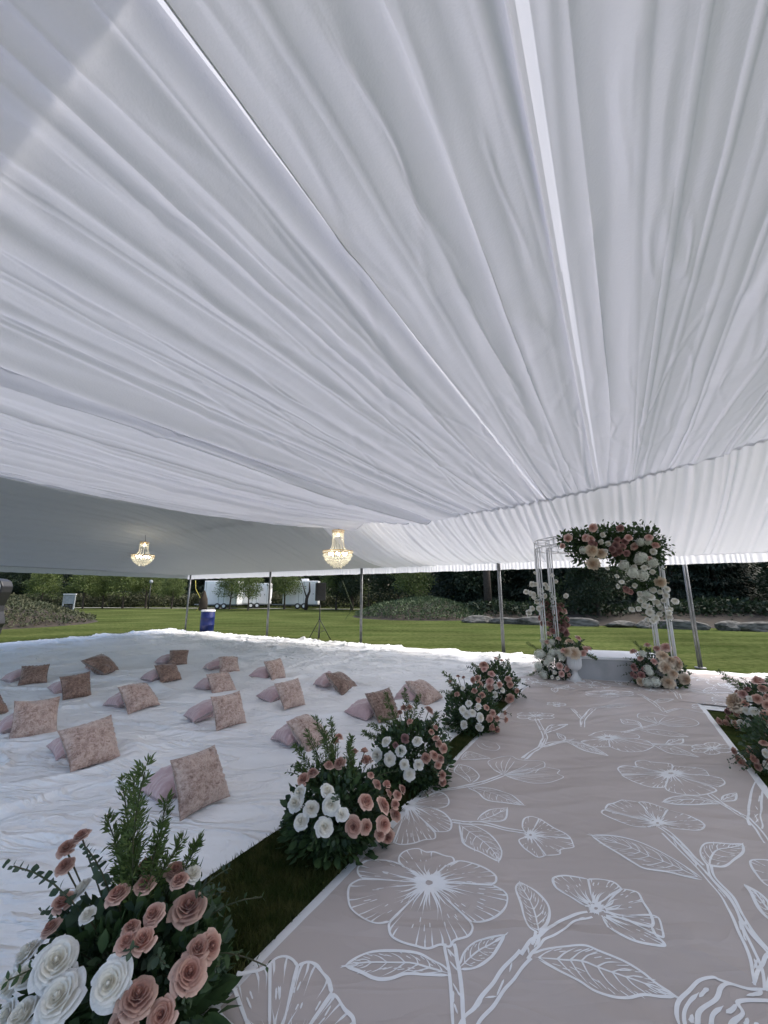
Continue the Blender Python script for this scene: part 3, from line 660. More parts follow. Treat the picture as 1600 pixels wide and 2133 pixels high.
# E  (far)
cE = (710, 362)
petal('E', cE, [(560, 385), (600, 410), (660, 415), (722, 415)], .013, 6); petal('E', cE, [(722, 415), (800, 440), (900, 442), (970, 410)], .013, 8)
petal('E', cE, [(970, 410), (930, 385), (870, 372)], .013, 5); petal('E', cE, [(600, 350), (700, 322), (860, 342), (880, 368), (800, 368)], .012, 6)
core('E', cE, (80, 22), 24, .016)
leaf('E', [(480, 380), (560, 395), (640, 420), (715, 465)], [(480, 384), (560, 430), (640, 450), (715, 465)], .014, 4)
leaf('E', [(470, 378), (440, 365), (425, 335)], [(474, 378), (470, 355), (425, 335)], .010, 2)
stem('E', [(250, 480), (310, 430), (370, 402), (470, 382), (530, 372)], .03); stem('E', [(345, 405), (362, 360), (340, 310), (315, 265)], .04)
leaf('E', [(360, 330), (390, 295), (490, 288)], [(365, 338), (430, 315), (490, 288)], .014, 3)
def flo(cid, c, rx, ry, n_=6, lw=.013):
    for k in range(n_):
        a0 = 2 * math.pi * k / n_; a1 = 2 * math.pi * (k + 1) / n_
        petal(cid, c, [(c[0] + rx * math.cos(a) * q, c[1] + ry * math.sin(a) * q) for a, q in ((a0, .85), (a0 + .25 * (a1 - a0), 1.05), ((a0 + a1) / 2, 1.1), (a0 + .75 * (a1 - a0), 1.05), (a1, .85))], lw, 4)
    core(cid, c, (rx * .3, ry * .3), 12, lw)
flo('E', (310, 248), 100, 20); flo('E', (1290, 428), 110, 30); flo('E', (1275, 190), 95, 17); flo('E', (425, 180), 50, 14, 6, .016); flo('E', (720, 122), 130, 14)
leaf('E', [(960, 400), (1060, 410), (1140, 440), (1222, 477)], [(960, 404), (1050, 450), (1140, 462), (1222, 477)], .013, 4); stem('E', [(960, 400), (1100, 405), (1230, 415)], .025)
leaf('E', [(1030, 400), (1060, 380), (1130, 375)], [(1035, 405), (1120, 398), (1130, 375)], .011, 3)
fan('E', (990, 285), [(960, 280), (890, 260), (880, 240), (960, 235), (1080, 250), (1180, 262), (1215, 290), (1150, 305), (1040, 300)], 14, .013)
stem('E', [(790, 335), (880, 312), (990, 288)], .03); leaf('E', [(900, 308), (870, 290), (800, 285), (778, 258)], [(905, 312), (880, 275), (820, 265), (778, 258)], .012, 2)
leaf('E', [(890, 318), (980, 318), (1080, 335), (1162, 362)], [(890, 322), (980, 345), (1080, 360), (1162, 362)], .013, 4)
stem('E', [(570, 302), (575, 258), (620, 215), (660, 198), (800, 185)], .05); stem('E', [(565, 258), (510, 205)], .03)
stem('E', [(1030, 232), (960, 165), (880, 125)], .05); stem('E', [(1030, 232), (1120, 208), (1300, 240)], .03)
stem('E', [(1110, 150), (1090, 120), (1060, 100)], .05)
leaf('E', [(660, 195), (760, 175), (850, 190)], [(660, 200), (760, 205), (850, 190)], .014, 3); leaf('E', [(960, 165), (1000, 150), (1080, 150)], [(960, 170), (1030, 165), (1080, 150)], .014, 2)
TR['W'] = None
for (u_, v_2, a_, q_) in ((8.35, -1.45, .4, .30), (8.55, .55, 2.1, .26), (9.0, -2.45, 1.2, .34), (9.75, -1.6, 3.0, .28), (10.3, -2.6, .2, .30), (10.5, -1.75, 2.0, .25), (8.3, 1.5, 4.0, .22), (10.2, 1.55, 5.0, .25), (8.6, -.35, 1.0, .22), (10.6, .4, .7, .3)):
    ca, sa = math.cos(a_), math.sin(a_); T_ = lambda x, y: (u_ + (x * ca - y * sa) * q_, v_2 + (x * sa + y * ca) * q_)
    for k in range(6):
        b0_, b1_ = k * math.pi / 3, (k + 1) * math.pi / 3
        petal('W', (u_, v_2), [T_(math.cos(a) * w_, math.sin(a) * w_) for a, w_ in ((b0_, .85), (b0_ + .2, 1.05), ((b0_ + b1_) / 2, 1.12), (b1_ - .2, 1.05), (b1_, .85))], .014, 4)
    core('W', (u_, v_2), (.3 * q_, .3 * q_), 12, .013)
    stem('W', [T_(1, 0), T_(1.8, .25), T_(2.6, .1), T_(3.3, .5)], .045)
    leaf('W', [T_(1.8, .25), T_(2.1, .9), T_(2.6, 1.2), T_(3.2, 1.3)], [T_(1.85, .25), T_(2.5, .6), T_(2.9, .9), T_(3.2, 1.3)], .013, 4)
    leaf('W', [T_(2.4, .15), T_(2.6, -.5), T_(3.0, -.9), T_(3.6, -1.1)], [T_(2.45, .15), T_(2.9, -.2), T_(3.3, -.6), T_(3.6, -1.1)], .013, 4)
pvv = np.concatenate(pv); base_n = sum(len(a) for a in v_)
allv = np.concatenate(v_ + [pvv]); pfa = np.array(pf) + base_n; f_.append(pfa); mi.append(np.ones(len(pfa), int))
carpet = mk('aisle_carpet', allv, np.concatenate(f_), [M['carpet'], M['print']], midx=np.concatenate(mi))
tag(carpet, 'taupe aisle carpet printed with big white line drawn flowers and leaves', 'carpet')

# grass strip blades
nb = 60000
ub = NR.random(nb) ** 1.5 * 6.6 + .35; e0 = edge_v(ub); vb = CL - .0 + (e0 - CL - .01) * NR.random(nb)
pos = Wa(ub, vb, np.full(nb, -.01)); dirs = np.stack([NR.normal(0, .45, nb), NR.normal(0, .45, nb), np.ones(nb)], -1)
bl = np.array([[-.06, 0, 0], [.06, 0, 0], [.045, .55, .04], [-.045, .55, .04], [.0, 1, .16]])
v, f = scatter(bl, np.array([[0, 1, 2], [0, 2, 3], [3, 2, 4]]), pos, frames(dirs, NR.random(nb) * 6.3), np.stack([np.full(nb, .045), .025 + .035 * NR.random(nb), np.full(nb, .05)], -1))
M['blade'] = mat('blade', (.035, .055, .012), .7, (.09, .095, .03), 9, trans=.25, spec=.2)
tag(mk('grass', v, f, M['blade'], smooth=False), 'dark green grass strip between the white sheet and the carpet', 'grass', kind='stuff')
# ================================================================== FLOWER KIT
def rose_template(seed, ruffle=.0, layers=None):
    r = random.Random(seed); vs, fs = [], []
    layers = layers or [(.07, .86, 2, 1.9), (.15, .90, 3, 1.5), (.25, .90, 3, 1.35), (.36, .87, 4, 1.15), (.48, .82, 4, 1.1), (.62, .74, 5, .92), (.78, .60, 5, .85), (.93, .36, 6, .75)]
    for li, (rt, h, cnt, wp) in enumerate(layers):
        for k in range(cnt):
            ph = 2 * math.pi * k / cnt + li * 1.1 + r.uniform(-.15, .15); jr = r.uniform(.92, 1.1); jh = r.uniform(.9, 1.08)
            nS, nT = 7, 6; b0 = len(vs)
            for i in range(nT):
                t = i / (nT - 1)
                for j in range(nS):
                    s = -1 + 2 * j / (nS - 1)
                    prof = math.sin(math.pi * (.12 + .62 * t)) ; tip = 1 - .18 * abs(s) ** 2 * t
                    ang = ph + s * wp * prof * .95
                    spir = .10 * s * (rt ** .5)
                    rho = rt * jr * (1 - (1 - t) ** 2.1) * (.9 + spir) + .02 + (.13 * rt ** .5 * t ** 5) * (rt > .25) + ruffle * .06 * math.sin(5 * s + li) * t
                    zb = .5 * (1 - rt); z = zb + (h * jh * tip - zb) * (t ** 1.25) - (.20 * rt) * t ** 7 + ruffle * .09 * math.sin(7 * s + k + li) * t
                    vs.append((rho * math.cos(ang), rho * math.sin(ang), z - .35))
            for i in range(nT - 1):
                for j in range(nS - 1):
                    a = b0 + i * nS + j; fs.append((a, a + 1, a + nS + 1, a + nS))
    b0 = len(vs); nb_ = 8
    for i in range(4):
        for k in range(nb_): q_ = 2 * math.pi * k / nb_ + i * .5; rr_ = (.13, .11, .07, .01)[i]; vs.append((rr_ * math.cos(q_), rr_ * math.sin(q_), (-.05, .36, .46, .48)[i]))
    for i in range(3):
        for k in range(nb_): fs.append((b0 + i * nb_ + k, b0 + i * nb_ + (k + 1) % nb_, b0 + (i + 1) * nb_ + (k + 1) % nb_, b0 + (i + 1) * nb_ + k))
    # calyx
    b0 = len(vs); vs.append((0, 0, -.6))
    for k in range(8): vs.append((.35 * math.cos(k * math.pi / 4), .35 * math.sin(k * math.pi / 4), -.28))
    for k in range(8): fs.append((b0, b0 + 1 + k, b0 + 1 + (k + 1) % 8))
    return vs, fs
def hyd_template(seed):
    r = random.Random(seed); vs, fs = [], []
    for k in range(95):
        zz = 1 - 1.55 * (k + .5) / 95; q = k * 2.39996; rr_ = math.sqrt(max(0, 1 - zz * zz)); nrm = Vector((rr_ * math.cos(q), rr_ * math.sin(q), zz)); c_ = nrm * r.uniform(.74, 1.06)
        qt = nrm.to_track_quat('Z', 'Y').to_matrix() @ Matrix.Rotation(r.uniform(0, 6), 3, 'Z')
        for p in range(4):
            a = p * math.pi / 2; b0 = len(vs)
            for (x, y, z) in ((0, 0, 0), (.09, .10, .05), (0, .21, -.02), (-.09, .10, .05)):
                vs.append(tuple(c_ + qt @ (Matrix.Rotation(a, 3, 'Z') @ Vector((x, y, z)))))
            fs.append((b0, b0 + 1, b0 + 2, b0 + 3))
    b0 = len(vs); n_ = 10
    for i in range(6):
        th = math.pi * i / 5
        for k in range(n_): vs.append((.66 * math.sin(th) * math.cos(2 * math.pi * k / n_), .66 * math.sin(th) * math.sin(2 * math.pi * k / n_), .66 * math.cos(th)))
    for i in range(5):
        for k in range(n_): fs.append((b0 + i * n_ + k, b0 + i * n_ + (k + 1) % n_, b0 + (i + 1) * n_ + (k + 1) % n_, b0 + (i + 1) * n_ + k))
    return vs, fs
carn_layers = [(.14, .78, 4, 1.2), (.3, .82, 5, .9), (.46, .80, 6, .75), (.62, .70, 7, .62), (.8, .52, 8, .55), (.98, .30, 8, .52), (.98, .02, 8, .5)]
def me_of(name, t, m):
    me = bpy.data.meshes.new(name); me.from_pydata(t[0], [], t[1]); me.materials.append(m); me.polygons.foreach_set('use_smooth', [True] * len(me.polygons)); me.update(); return me
closed = [(.07, 1.02, 2, 1.9), (.15, 1.05, 3, 1.5), (.27, 1.05, 3, 1.35), (.40, 1.0, 4, 1.15), (.56, .90, 4, 1.05), (.74, .70, 5, .9), (.90, .42, 4, .8)]
ROSE = [rose_template(1), rose_template(2), rose_template(3, 0, closed), rose_template(8, .15, closed), rose_template(9, .25)]; CARN = [rose_template(s, 1.0, carn_layers) for s in (4, 5)]; HYD = hyd_template(6)
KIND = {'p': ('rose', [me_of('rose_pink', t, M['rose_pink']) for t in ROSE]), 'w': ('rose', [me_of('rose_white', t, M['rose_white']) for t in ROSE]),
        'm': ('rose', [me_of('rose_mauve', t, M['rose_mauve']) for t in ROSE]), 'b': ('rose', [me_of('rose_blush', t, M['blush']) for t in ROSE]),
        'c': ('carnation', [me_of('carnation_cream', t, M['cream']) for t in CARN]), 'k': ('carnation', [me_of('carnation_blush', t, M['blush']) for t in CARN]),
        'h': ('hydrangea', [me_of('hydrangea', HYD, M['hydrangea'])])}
LBL = {'p': 'dusty pink rose', 'w': 'white rose', 'm': 'dark mauve rose', 'b': 'pale blush rose', 'c': 'cream ruffled carnation', 'k': 'blush ruffled carnation', 'h': 'greenish white hydrangea head'}
LEAF_V = np.array([[0, 0, 0], [-.16, .25, .03], [.16, .25, .03], [-.24, .5, .06], [0, .5, 0], [.24, .5, .06], [-.15, .78, 0], [.15, .78, 0], [0, 1, -.06], [0, .25, 0], [0, .78, -.02]])
LEAF_F = np.array([[0, 9, 1, 1], [0, 2, 9, 9], [1, 9, 4, 3], [9, 2, 5, 4], [3, 4, 10, 6], [4, 5, 7, 10], [6, 10, 8, 8], [10, 7, 8, 8]])
LEAF_T = np.array([[0, 9, 1], [0, 2, 9], [1, 9, 4], [1, 4, 3], [9, 2, 5], [9, 5, 4], [3, 4, 10], [3, 10, 6], [4, 5, 7], [4, 7, 10], [6, 10, 8], [10, 7, 8]])
ROUND_V = LEAF_V * np.array([1.9, 1, 1]); NEED_V = LEAF_V * np.array([.42, 1, 1])
SIMP_V = np.array([[0, 0, 0], [-.22, .45, .04], [.22, .45, .04], [0, 1, -.04]]); SIMP_T = np.array([[0, 2, 1], [1, 2, 3]])
camp = np.array([0, 0, EYE])
def ell_hit(x, y, c, ax):
    d_ = ray(x, y); o_ = (camp - c) / ax; q = d_ / ax; A = q @ q; B = 2 * o_ @ q; Cc = o_ @ o_ - 1; D = B * B - 4 * A * Cc
    t = (-B - math.sqrt(D)) / (2 * A) if D > 0 else -B / (2 * A)
    return camp + t * d_, D > 0
def add_flowers(parent, flw, c, ax, tr, up=.25, stems=None, tocam=.18):
    pl = abs_loc(parent)
    for (x, y, r_, kd) in flw:
        px, py = tr[0] + x * tr[2], tr[1] + y * tr[2]
        p, hit = ell_hit(px, py, c, ax)
        if p[2] < .05: p[2] = .05
        dep = p[1] * math.cos(PITCH) + (p[2] - EYE) * math.sin(PITCH); rad = r_ * tr[2] * dep / F * 1.0
        nrm = (p - c) / (ax ** 2); nrm /= np.linalg.norm(nrm); tc_ = camp - p; tc_ /= np.linalg.norm(tc_)
        nrm = nrm * .75 + tc_ * tocam + np.array([0, 0, up]) + np.array([R.uniform(-.42, .42) for _ in range(3)]); nrm /= np.linalg.norm(nrm)
        nm, ms = KIND[kd]; o_ = bpy.data.objects.new(nm, R.choice(ms)); C.objects.link(o_); o_.parent = parent
        o_.location = tuple(p - pl - nrm * rad * .1); q = Vector(nrm).to_track_quat('Z', 'Y') @ Matrix.Rotation(R.uniform(0, 6), 3, 'Z').to_quaternion()
        o_.rotation_euler = q.to_euler(); s = rad * R.uniform(.95, 1.08); o_.scale = (s, s, s * R.uniform(.85, 1.15)); o_['label'] = LBL[kd]
        if stems is not None:
            e = p - nrm * rad * .5; b0 = c + (p - c) * .35 - np.array([0, 0, .05]); m_ = (e + b0) / 2 - nrm * rad * .6
            stems.tube([e, m_, b0], [.0035, .003, .003], 5, False)
def ell_leaves(n_, c, ax, size, tv=LEAF_V, tf=LEAF_T, rmin=.35, zmin=.02, seed=0, out=.9, upb=.25):
    g = np.random.default_rng(seed); d_ = g.normal(size=(n_, 3)); d_ /= np.linalg.norm(d_, axis=1, keepdims=True)
    rad = rmin + (1 - rmin) * g.random(n_) ** .5; lump = 1 + .16 * vn(d_[:, 0] * 2.5 + seed, d_[:, 1] * 2.5 + d_[:, 2] * 2)
    p = c + d_ * ax * (rad * lump)[:, None]; ok = p[:, 2] > zmin; p, d_ = p[ok], d_[ok]
    dirs = d_ * out + g.normal(0, .55, p.shape) + np.array([0, 0, upb])
    return scatter(tv, tf, p, frames(dirs, g.random(len(p)) * 6.3), size * (.65 + .7 * g.random(len(p))))
def fern(tip, base, g, width=.12, leafs=.035, seg=26):
    """feathery sprig: arching stem, side branchlets with needle leaves"""
    tip, base = np.array(tip), np.array(base); L_ = np.linalg.norm(tip - base); P = []; D = []; S = []
    t = np.linspace(0, 1, seg); bend = np.array([g.normal(0, .06), g.normal(0, .06), .02]) * L_
    curve = base + (tip - base) * t[:, None] + bend * np.sin(t * math.pi)[:, None]; ax_ = (tip - base) / L_
    for i in range(3, seg):
        for k in range(3):
            q = g.normal(size=3); q -= ax_ * (q @ ax_); q /= np.linalg.norm(q); bl_ = width * (1 - .75 * t[i]) * g.uniform(.5, 1)
            for m_ in np.linspace(.1, 1, 5):
                bd = q * .75 + ax_ * .75
                P.append(curve[i] + bd * bl_ * m_); D.append(bd + g.normal(0, .45, 3)); S.append(leafs * g.uniform(.7, 1.2))
    P, D, S = map(np.array, (P, D, S)); return scatter(NEED_V, LEAF_T, P, frames(D, g.random(len(P)) * 6.3), S), curve
def euc(tip, base, g, size=.045, n_=14, tv=ROUND_V):
    tip, base = np.array(tip), np.array(base); t = np.linspace(.08, 1, n_); ax_ = tip - base; ax_ /= np.linalg.norm(ax_)
    curve = base + (tip - base) * t[:, None] + np.array([0, 0, .12]) * np.linalg.norm(tip - base) * np.sin(t * math.pi)[:, None]
    P, D, S = [], [], []
    for i in range(n_):
        q = np.cross(ax_, g.normal(size=3)); q /= np.linalg.norm(q)
        for s in (-1, 1): P.append(curve[i]); D.append(q * s + ax_ * .55); S.append(size * (1.1 - .65 * t[i]) * g.uniform(.85, 1.15))
    P, D, S = map(np.array, (P, D, S)); return scatter(tv, LEAF_T, P, frames(D, g.random(len(P)) * 1.2), S), curve
def arrangement(label, base, ax, hc, flw, tr, ferns=(), eucs=(), nleaf=700, lsize=.075, seed=1, cat='flower arrangement', group=None, name='floral_arrangement', skirt=True):
    base = np.array(base, float); ax = np.array(ax, float); c = base + np.array([0, 0, hc]); g = np.random.default_rng(seed)
    t = empty(name, base, label=label, cat=cat, group=group)
    v, f = ell_leaves(nleaf, c, ax * .74, lsize * .9, seed=seed, zmin=base[2] + .02)
    mk('foliage', v, f, M['leaf'], t)
    v, f = ell_leaves(int(nleaf * .4), c, ax * .78, lsize * .62, ROUND_V, LEAF_T, .55, base[2] + .02, seed + 50)
    mk('eucalyptus_leaves', v, f, M['euc'], t)
    if skirt:
        n_ = int(nleaf * .28); a = g.random(n_) * 6.3; p = np.stack([base[0] + np.cos(a) * ax[0] * g.uniform(.35, .8, n_), base[1] + np.sin(a) * ax[1] * g.uniform(.35, .8, n_), base[2] + .03 + g.random(n_) * .12], -1)
        D = np.stack([np.cos(a), np.sin(a), g.normal(.05, .25, n_)], -1); v, f = scatter(LEAF_V, LEAF_T, p, frames(D, g.random(n_) * 6.3), lsize * 1.1 * (.7 + .6 * g.random(n_))); mk('skirt_leaves', v, f, M['leaf'], t)
    st = MB(); add_flowers(t, flw, c, ax, tr, stems=st)
    for (x, y) in ferns:
        dep = c[1] + .05; tip = atdepth(tr[0] + x * tr[2], tr[1] + y * tr[2], dep + g.normal(0, .06)); b0 = c + (tip - c) * .15
        (v, f), cv = fern(tip, b0, g, .16 * max(.5, np.linalg.norm(tip - b0) / .5) * .5, .034 if ax[0] > .3 else .034); mk('fern_sprig', v, f, M['leaf2'], t); st.tube(list(cv[::4]), .0028, 5, False)
    for (x, y) in eucs:
        tip = atdepth(tr[0] + x * tr[2], tr[1] + y * tr[2], c[1] - .05 + g.normal(0, .05)); b0 = c + (tip - c) * .3
        (v, f), cv = euc(tip, b0, g); mk('eucalyptus_stem', v, f, M['euc'], t); st.tube(list(cv[::3]), .003, 5, False)
    for k in range(9 if skirt else 5):
        a_ = g.uniform(0, 6.28); el = g.uniform(-.25, 1.1); dv_ = np.array([math.cos(a_) * math.cos(el) * ax[0], math.sin(a_) * math.cos(el) * ax[1], math.sin(el) * ax[2]])
        tip = c + dv_ * g.uniform(1.05, 1.25); tip[2] = max(tip[2], base[2] + .05); b0 = c + dv_ * .4
        (v, f), cv = euc(tip, b0, g, g.uniform(.045, .06), 9, LEAF_V if k % 2 else ROUND_V * np.array([.75, 1, 1])); mk('leaf_spray', v, f, M['leaf'] if k % 2 else M['euc'], t); st.tube(list(cv[::2]), .0025, 5, False)
    if st.n: st.build('flower_stems', M['stem'], t, True)
    return t
def tg(kd, L_): return [(x, y, r_, kd) for x, y, r_ in L_]
T1, T2, T3, T4, T8 = (0, 1540, .35), (500, 1380, .35), (860, 1060, .4625), (1400, 1360, .16878), (1060, 1080, .2625)
f1 = tg('p', [(480, 565, 50), (395, 640, 55), (385, 745, 50), (375, 960, 60), (300, 1110, 55), (860, 745, 58), (860, 855, 60), (700, 910, 65), (910, 1035, 60), (755, 1195, 68), (850, 1190, 66), (1120, 990, 100), (1045, 770, 55), (1065, 830, 48),
              (1130, 1385, 105), (1180, 1240, 72), (1255, 1230, 75), (820, 1520, 110), (740, 1690, 90), (960, 1640, 90), (780, 1110, 55)]) + \
     tg('w', [(335, 1320, 115), (345, 1530, 125), (650, 1450, 115), (160, 1260, 80), (150, 1400, 75), (50, 1460, 70), (130, 1640, 100), (480, 880, 60), (1150, 790, 55), (520, 1040, 45), (30, 1640, 70)])
arrangement('nearest and largest floor arrangement, white roses low on its left and tall green sprigs above', (-.97, 1.86, 0), (.42, .38, .30), .24, f1, T1,
            [(870, 160), (800, 220), (730, 250), (990, 360), (640, 480), (950, 530), (1180, 610), (1090, 600), (690, 640), (920, 660), (830, 400), (760, 520)], [(40, 745), (500, 630), (250, 1020), (1330, 1370), (1300, 880), (330, 1080)], 1500, .075, 1, group='floor flower arrangements along the aisle')
f2 = tg('w', [(525, 755, 45), (540, 845, 50), (425, 865, 48), (605, 900, 42), (360, 940, 50), (505, 975, 54), (325, 830, 48), (350, 770, 40)]) + \
     tg('p', [(590, 435, 30), (568, 465, 28), (548, 555, 28), (590, 595, 38), (530, 605, 32), (430, 650, 35), (375, 690, 40), (680, 525, 25), (740, 520, 25), (755, 575, 38), (780, 665, 22), (820, 720, 30), (875, 720, 28), (890, 775, 28), (970, 750, 25), (940, 785, 28),
              (755, 820, 50), (860, 840, 50), (925, 840, 30), (930, 900, 40), (675, 975, 54), (755, 975, 44), (860, 960, 50), (880, 1040, 40), (835, 1020, 35)])
arrangement('second floor arrangement from the front, white roses left and many dusty pink roses right', (-.32, 3.05, 0), (.42, .38, .29), .23, f2, T2,
            [(450, 340), (540, 350), (330, 500), (400, 420), (500, 400), (660, 450), (640, 500), (350, 610)], [(270, 850), (250, 960), (600, 1190), (880, 1120), (700, 1180)], 1300, .065, 2, group='floor flower arrangements along the aisle')
f3 = tg('w', [(865, 465, 32), (955, 520, 34), (1052, 462, 34), (890, 572, 36), (978, 605, 32), (1065, 605, 32), (1008, 662, 34), (810, 550, 36)]) + \
     tg('p', [(975, 268, 22), (1010, 265, 20), (950, 295, 20), (1130, 278, 30), (1010, 348, 20), (1165, 385, 20), (1140, 410, 20), (1165, 445, 22), (1185, 480, 24), (1215, 510, 26), (1105, 565, 32), (1160, 550, 30), (1195, 570, 25), (1180, 610, 22), (1205, 670, 28), (1210, 710, 26)]) + tg('m', [(980, 450, 28), (925, 490, 18)])
arrangement('third floor arrangement from the front, scattered white roses over dark leaves', (.26, 3.95, 0), (.42, .38, .32), .25, f3, T2,
            [(870, 190), (980, 170), (1070, 200), (780, 370), (1170, 310), (840, 330), (740, 420)], [(1240, 600), (1050, 740)], 1300, .062, 3, group='floor flower arrangements along the aisle')
f4 = tg('w', [(1360, 240, 22), (1325, 280, 24), (1350, 305, 24), (1385, 295, 22), (1435, 325, 28), (1330, 368, 26), (1425, 388, 26), (1420, 258, 18), (1325, 150, 16)]) + \
     tg('p', [(1298, 78, 12), (1330, 85, 12), (1290, 185, 18), (1395, 165, 20), (1440, 190, 20), (1470, 265, 20), (1505, 300, 20), (1490, 335, 24), (1500, 385, 24), (1530, 400, 22), (1530, 330, 18), (1250, 110, 14), (1580, 300, 16), (1585, 340, 18), (1420, 220, 16)])
arrangement('fourth floor arrangement from the front, a green sprig lying on the carpet beside it', (1.08, 5.3, 0), (.40, .36, .34), .26, f4, T2,
            [(1215, 60), (1240, 110), (1560, 460), (1595, 440)], [(1190, 330), (1200, 400)], 1100, .062, 4, group='floor flower arrangements along the aisle')
f5 = tg('p', [(320, 700, 20), (345, 800, 20), (375, 670, 10), (400, 680, 10), (290, 760, 14), (270, 770, 14), (270, 815, 14), (430, 765, 16), (440, 790, 16), (440, 855, 24), (425, 930, 18), (300, 790, 16), (390, 790, 14), (470, 820, 12)]) + tg('b', [(355, 740, 20), (345, 775, 18), (320, 720, 16)]) + tg('w', [(330, 800, 14), (405, 815, 14), (370, 835, 16), (375, 800, 13), (315, 830, 14)])
arrangement('farthest left aisle arrangement, pink and blush roses in front of the arch', (1.78, 6.75, 0), (.42, .38, .36), .28, f5, T3,
            [(270, 700), (430, 690), (390, 660), (480, 770)], [(525, 800), (540, 880), (510, 850)], 1000, .062, 5, group='floor flower arrangements along the aisle')
f6 = tg('b', [(1065, 340, 75), (870, 500, 60)]) + tg('p', [(800, 470, 30), (1050, 560, 60), (790, 750, 50), (680, 800, 35), (570, 840, 40), (650, 860, 38), (600, 920, 38), (1150, 790, 80), (1030, 890, 50), (1170, 530, 45), (980, 1070, 60), (1150, 1020, 50), (1010, 1010, 45), (1300, 600, 60), (1350, 900, 60), (1450, 750, 60), (700, 960, 45), (760, 880, 42), (880, 1000, 50), (1180, 640, 55), (900, 620, 45), (1250, 800, 60), (1120, 430, 50), (1250, 450, 60), (700, 1060, 40), (820, 1120, 50)]) + \
     tg('m', [(680, 720, 45), (930, 440, 35), (720, 690, 35)]) + tg('c', [(740, 590, 110)]) + tg('w', [(910, 710, 50), (1025, 725, 55), (835, 860, 50), (930, 840, 45), (1000, 960, 55), (1300, 1000, 55), (1400, 550, 55), (780, 1000, 45), (1180, 920, 55), (960, 560, 40)])
arrangement('far right aisle arrangement with one large cream carnation at its left', (4.80, 5.3, 0), (.44, .40, .36), .27, f6, T4,
            [(580, 220), (650, 330), (1180, 300), (1300, 250)], [(990, 360), (700, 1130)], 600, .062, 6, group='floor flower arrangements along the aisle')
f7 = tg('p', [(820, 1310, 55), (870, 1430, 60), (1010, 1310, 62), (920, 1480, 40), (1130, 1100, 45), (1250, 1200, 60), (1300, 1400, 60), (1450, 1250, 70), (1400, 1050, 60), (1550, 1350, 60), (950, 1200, 48), (1050, 1400, 50), (1080, 1500, 50), (1200, 1330, 55), (1400, 1480, 60), (760, 1210, 40)]) + tg('w', [(1150, 1240, 52), (1160, 1390, 52), (1350, 1150, 60), (1500, 1450, 60), (1250, 1480, 50)])
arrangement('near right aisle arrangement cut by the picture edge, a fern sprig resting on the carpet', (3.86, 4.12, 0), (.44, .40, .32), .23, f7, T4,
            [(960, 1690), (1060, 1720), (1250, 1000)], [(700, 1330), (720, 1400), (800, 1540)], 750, .062, 7, group='floor flower arrangements along the aisle')

# ================================================================== ARCH
ac = W(9.45, .32)
arch = empty('arch_frame', ac, label='white metal round arch frame of thin rods with a ring on top', cat='arch')
RO, RI, TOP = 1.17, .93, 2.78
def ring(r_, z_, tr_=.012, n_=48, a0=0, a1=2 * math.pi):
    b_ = MB(); b_.tube([ac + np.array([r_ * math.cos(a), r_ * math.sin(a), z_]) for a in np.linspace(a0, a1, n_)], tr_, 6); return b_
for r_, z_ in ((RO, TOP), (RI, TOP), (RO, TOP - .16), (RI, TOP - .16)): ring(r_, z_).build('top_ring', M['whitemetal'], arch, True)
for k in range(14):
    a = k * math.pi / 7; b = MB()
    for r_ in (RO, RI): b.tube([ac + (r_ * math.cos(a), r_ * math.sin(a), TOP), ac + (r_ * math.cos(a), r_ * math.sin(a), TOP - .16)], .009, 6)
    b.tube([ac + (RI * math.cos(a), RI * math.sin(a), TOP), ac + (RO * math.cos(a), RO * math.sin(a), TOP)], .008, 6)
    b.build('ring_spoke', M['whitemetal'], arch, True)
aL = math.atan2(*(W(9.05, 1.36) - ac)[[1, 0]]); aR = math.atan2(*(W(9.25, -.55) - ac)[[1, 0]])
for a0 in (aL, aR):
    for r_, sp in ((RO, .20), (RI, .22)):
        for k in range(5):
            a = a0 + (k - 2) / 2 * sp; q = ac + np.array([r_ * math.cos(a), r_ * math.sin(a), 0]); b = MB(); b.tube([q + (0, 0, .02), q + (0, 0, TOP - .16)], .011, 6); b.build('rod', M['whitemetal'], arch, True)
        for z_ in (1.42, .05): ring(r_, z_, .012, 9, a0 - sp, a0 + sp).build('cross_band', M['whitemetal'], arch, True)
def cyl_leaves(n_, a, b_, rad, size, seed, m, parent, name, tv=LEAF_V):
    g = np.random.default_rng(seed); a, b_ = np.array(a), np.array(b_); t = g.random(n_); d_ = g.normal(size=(n_, 3)); d_ /= np.linalg.norm(d_, axis=1, keepdims=True)
    lump = 1 + .45 * vn(t * 9 + seed, t * 0); p = a + (b_ - a) * t[:, None] + d_ * (rad * lump * g.random(n_) ** .5)[:, None]
    v, f = scatter(tv, LEAF_T, p, frames(d_ + g.normal(0, .5, p.shape), g.random(n_) * 6.3), size * (.6 + .7 * g.random(n_))); return mk(name, v, f, m, parent)
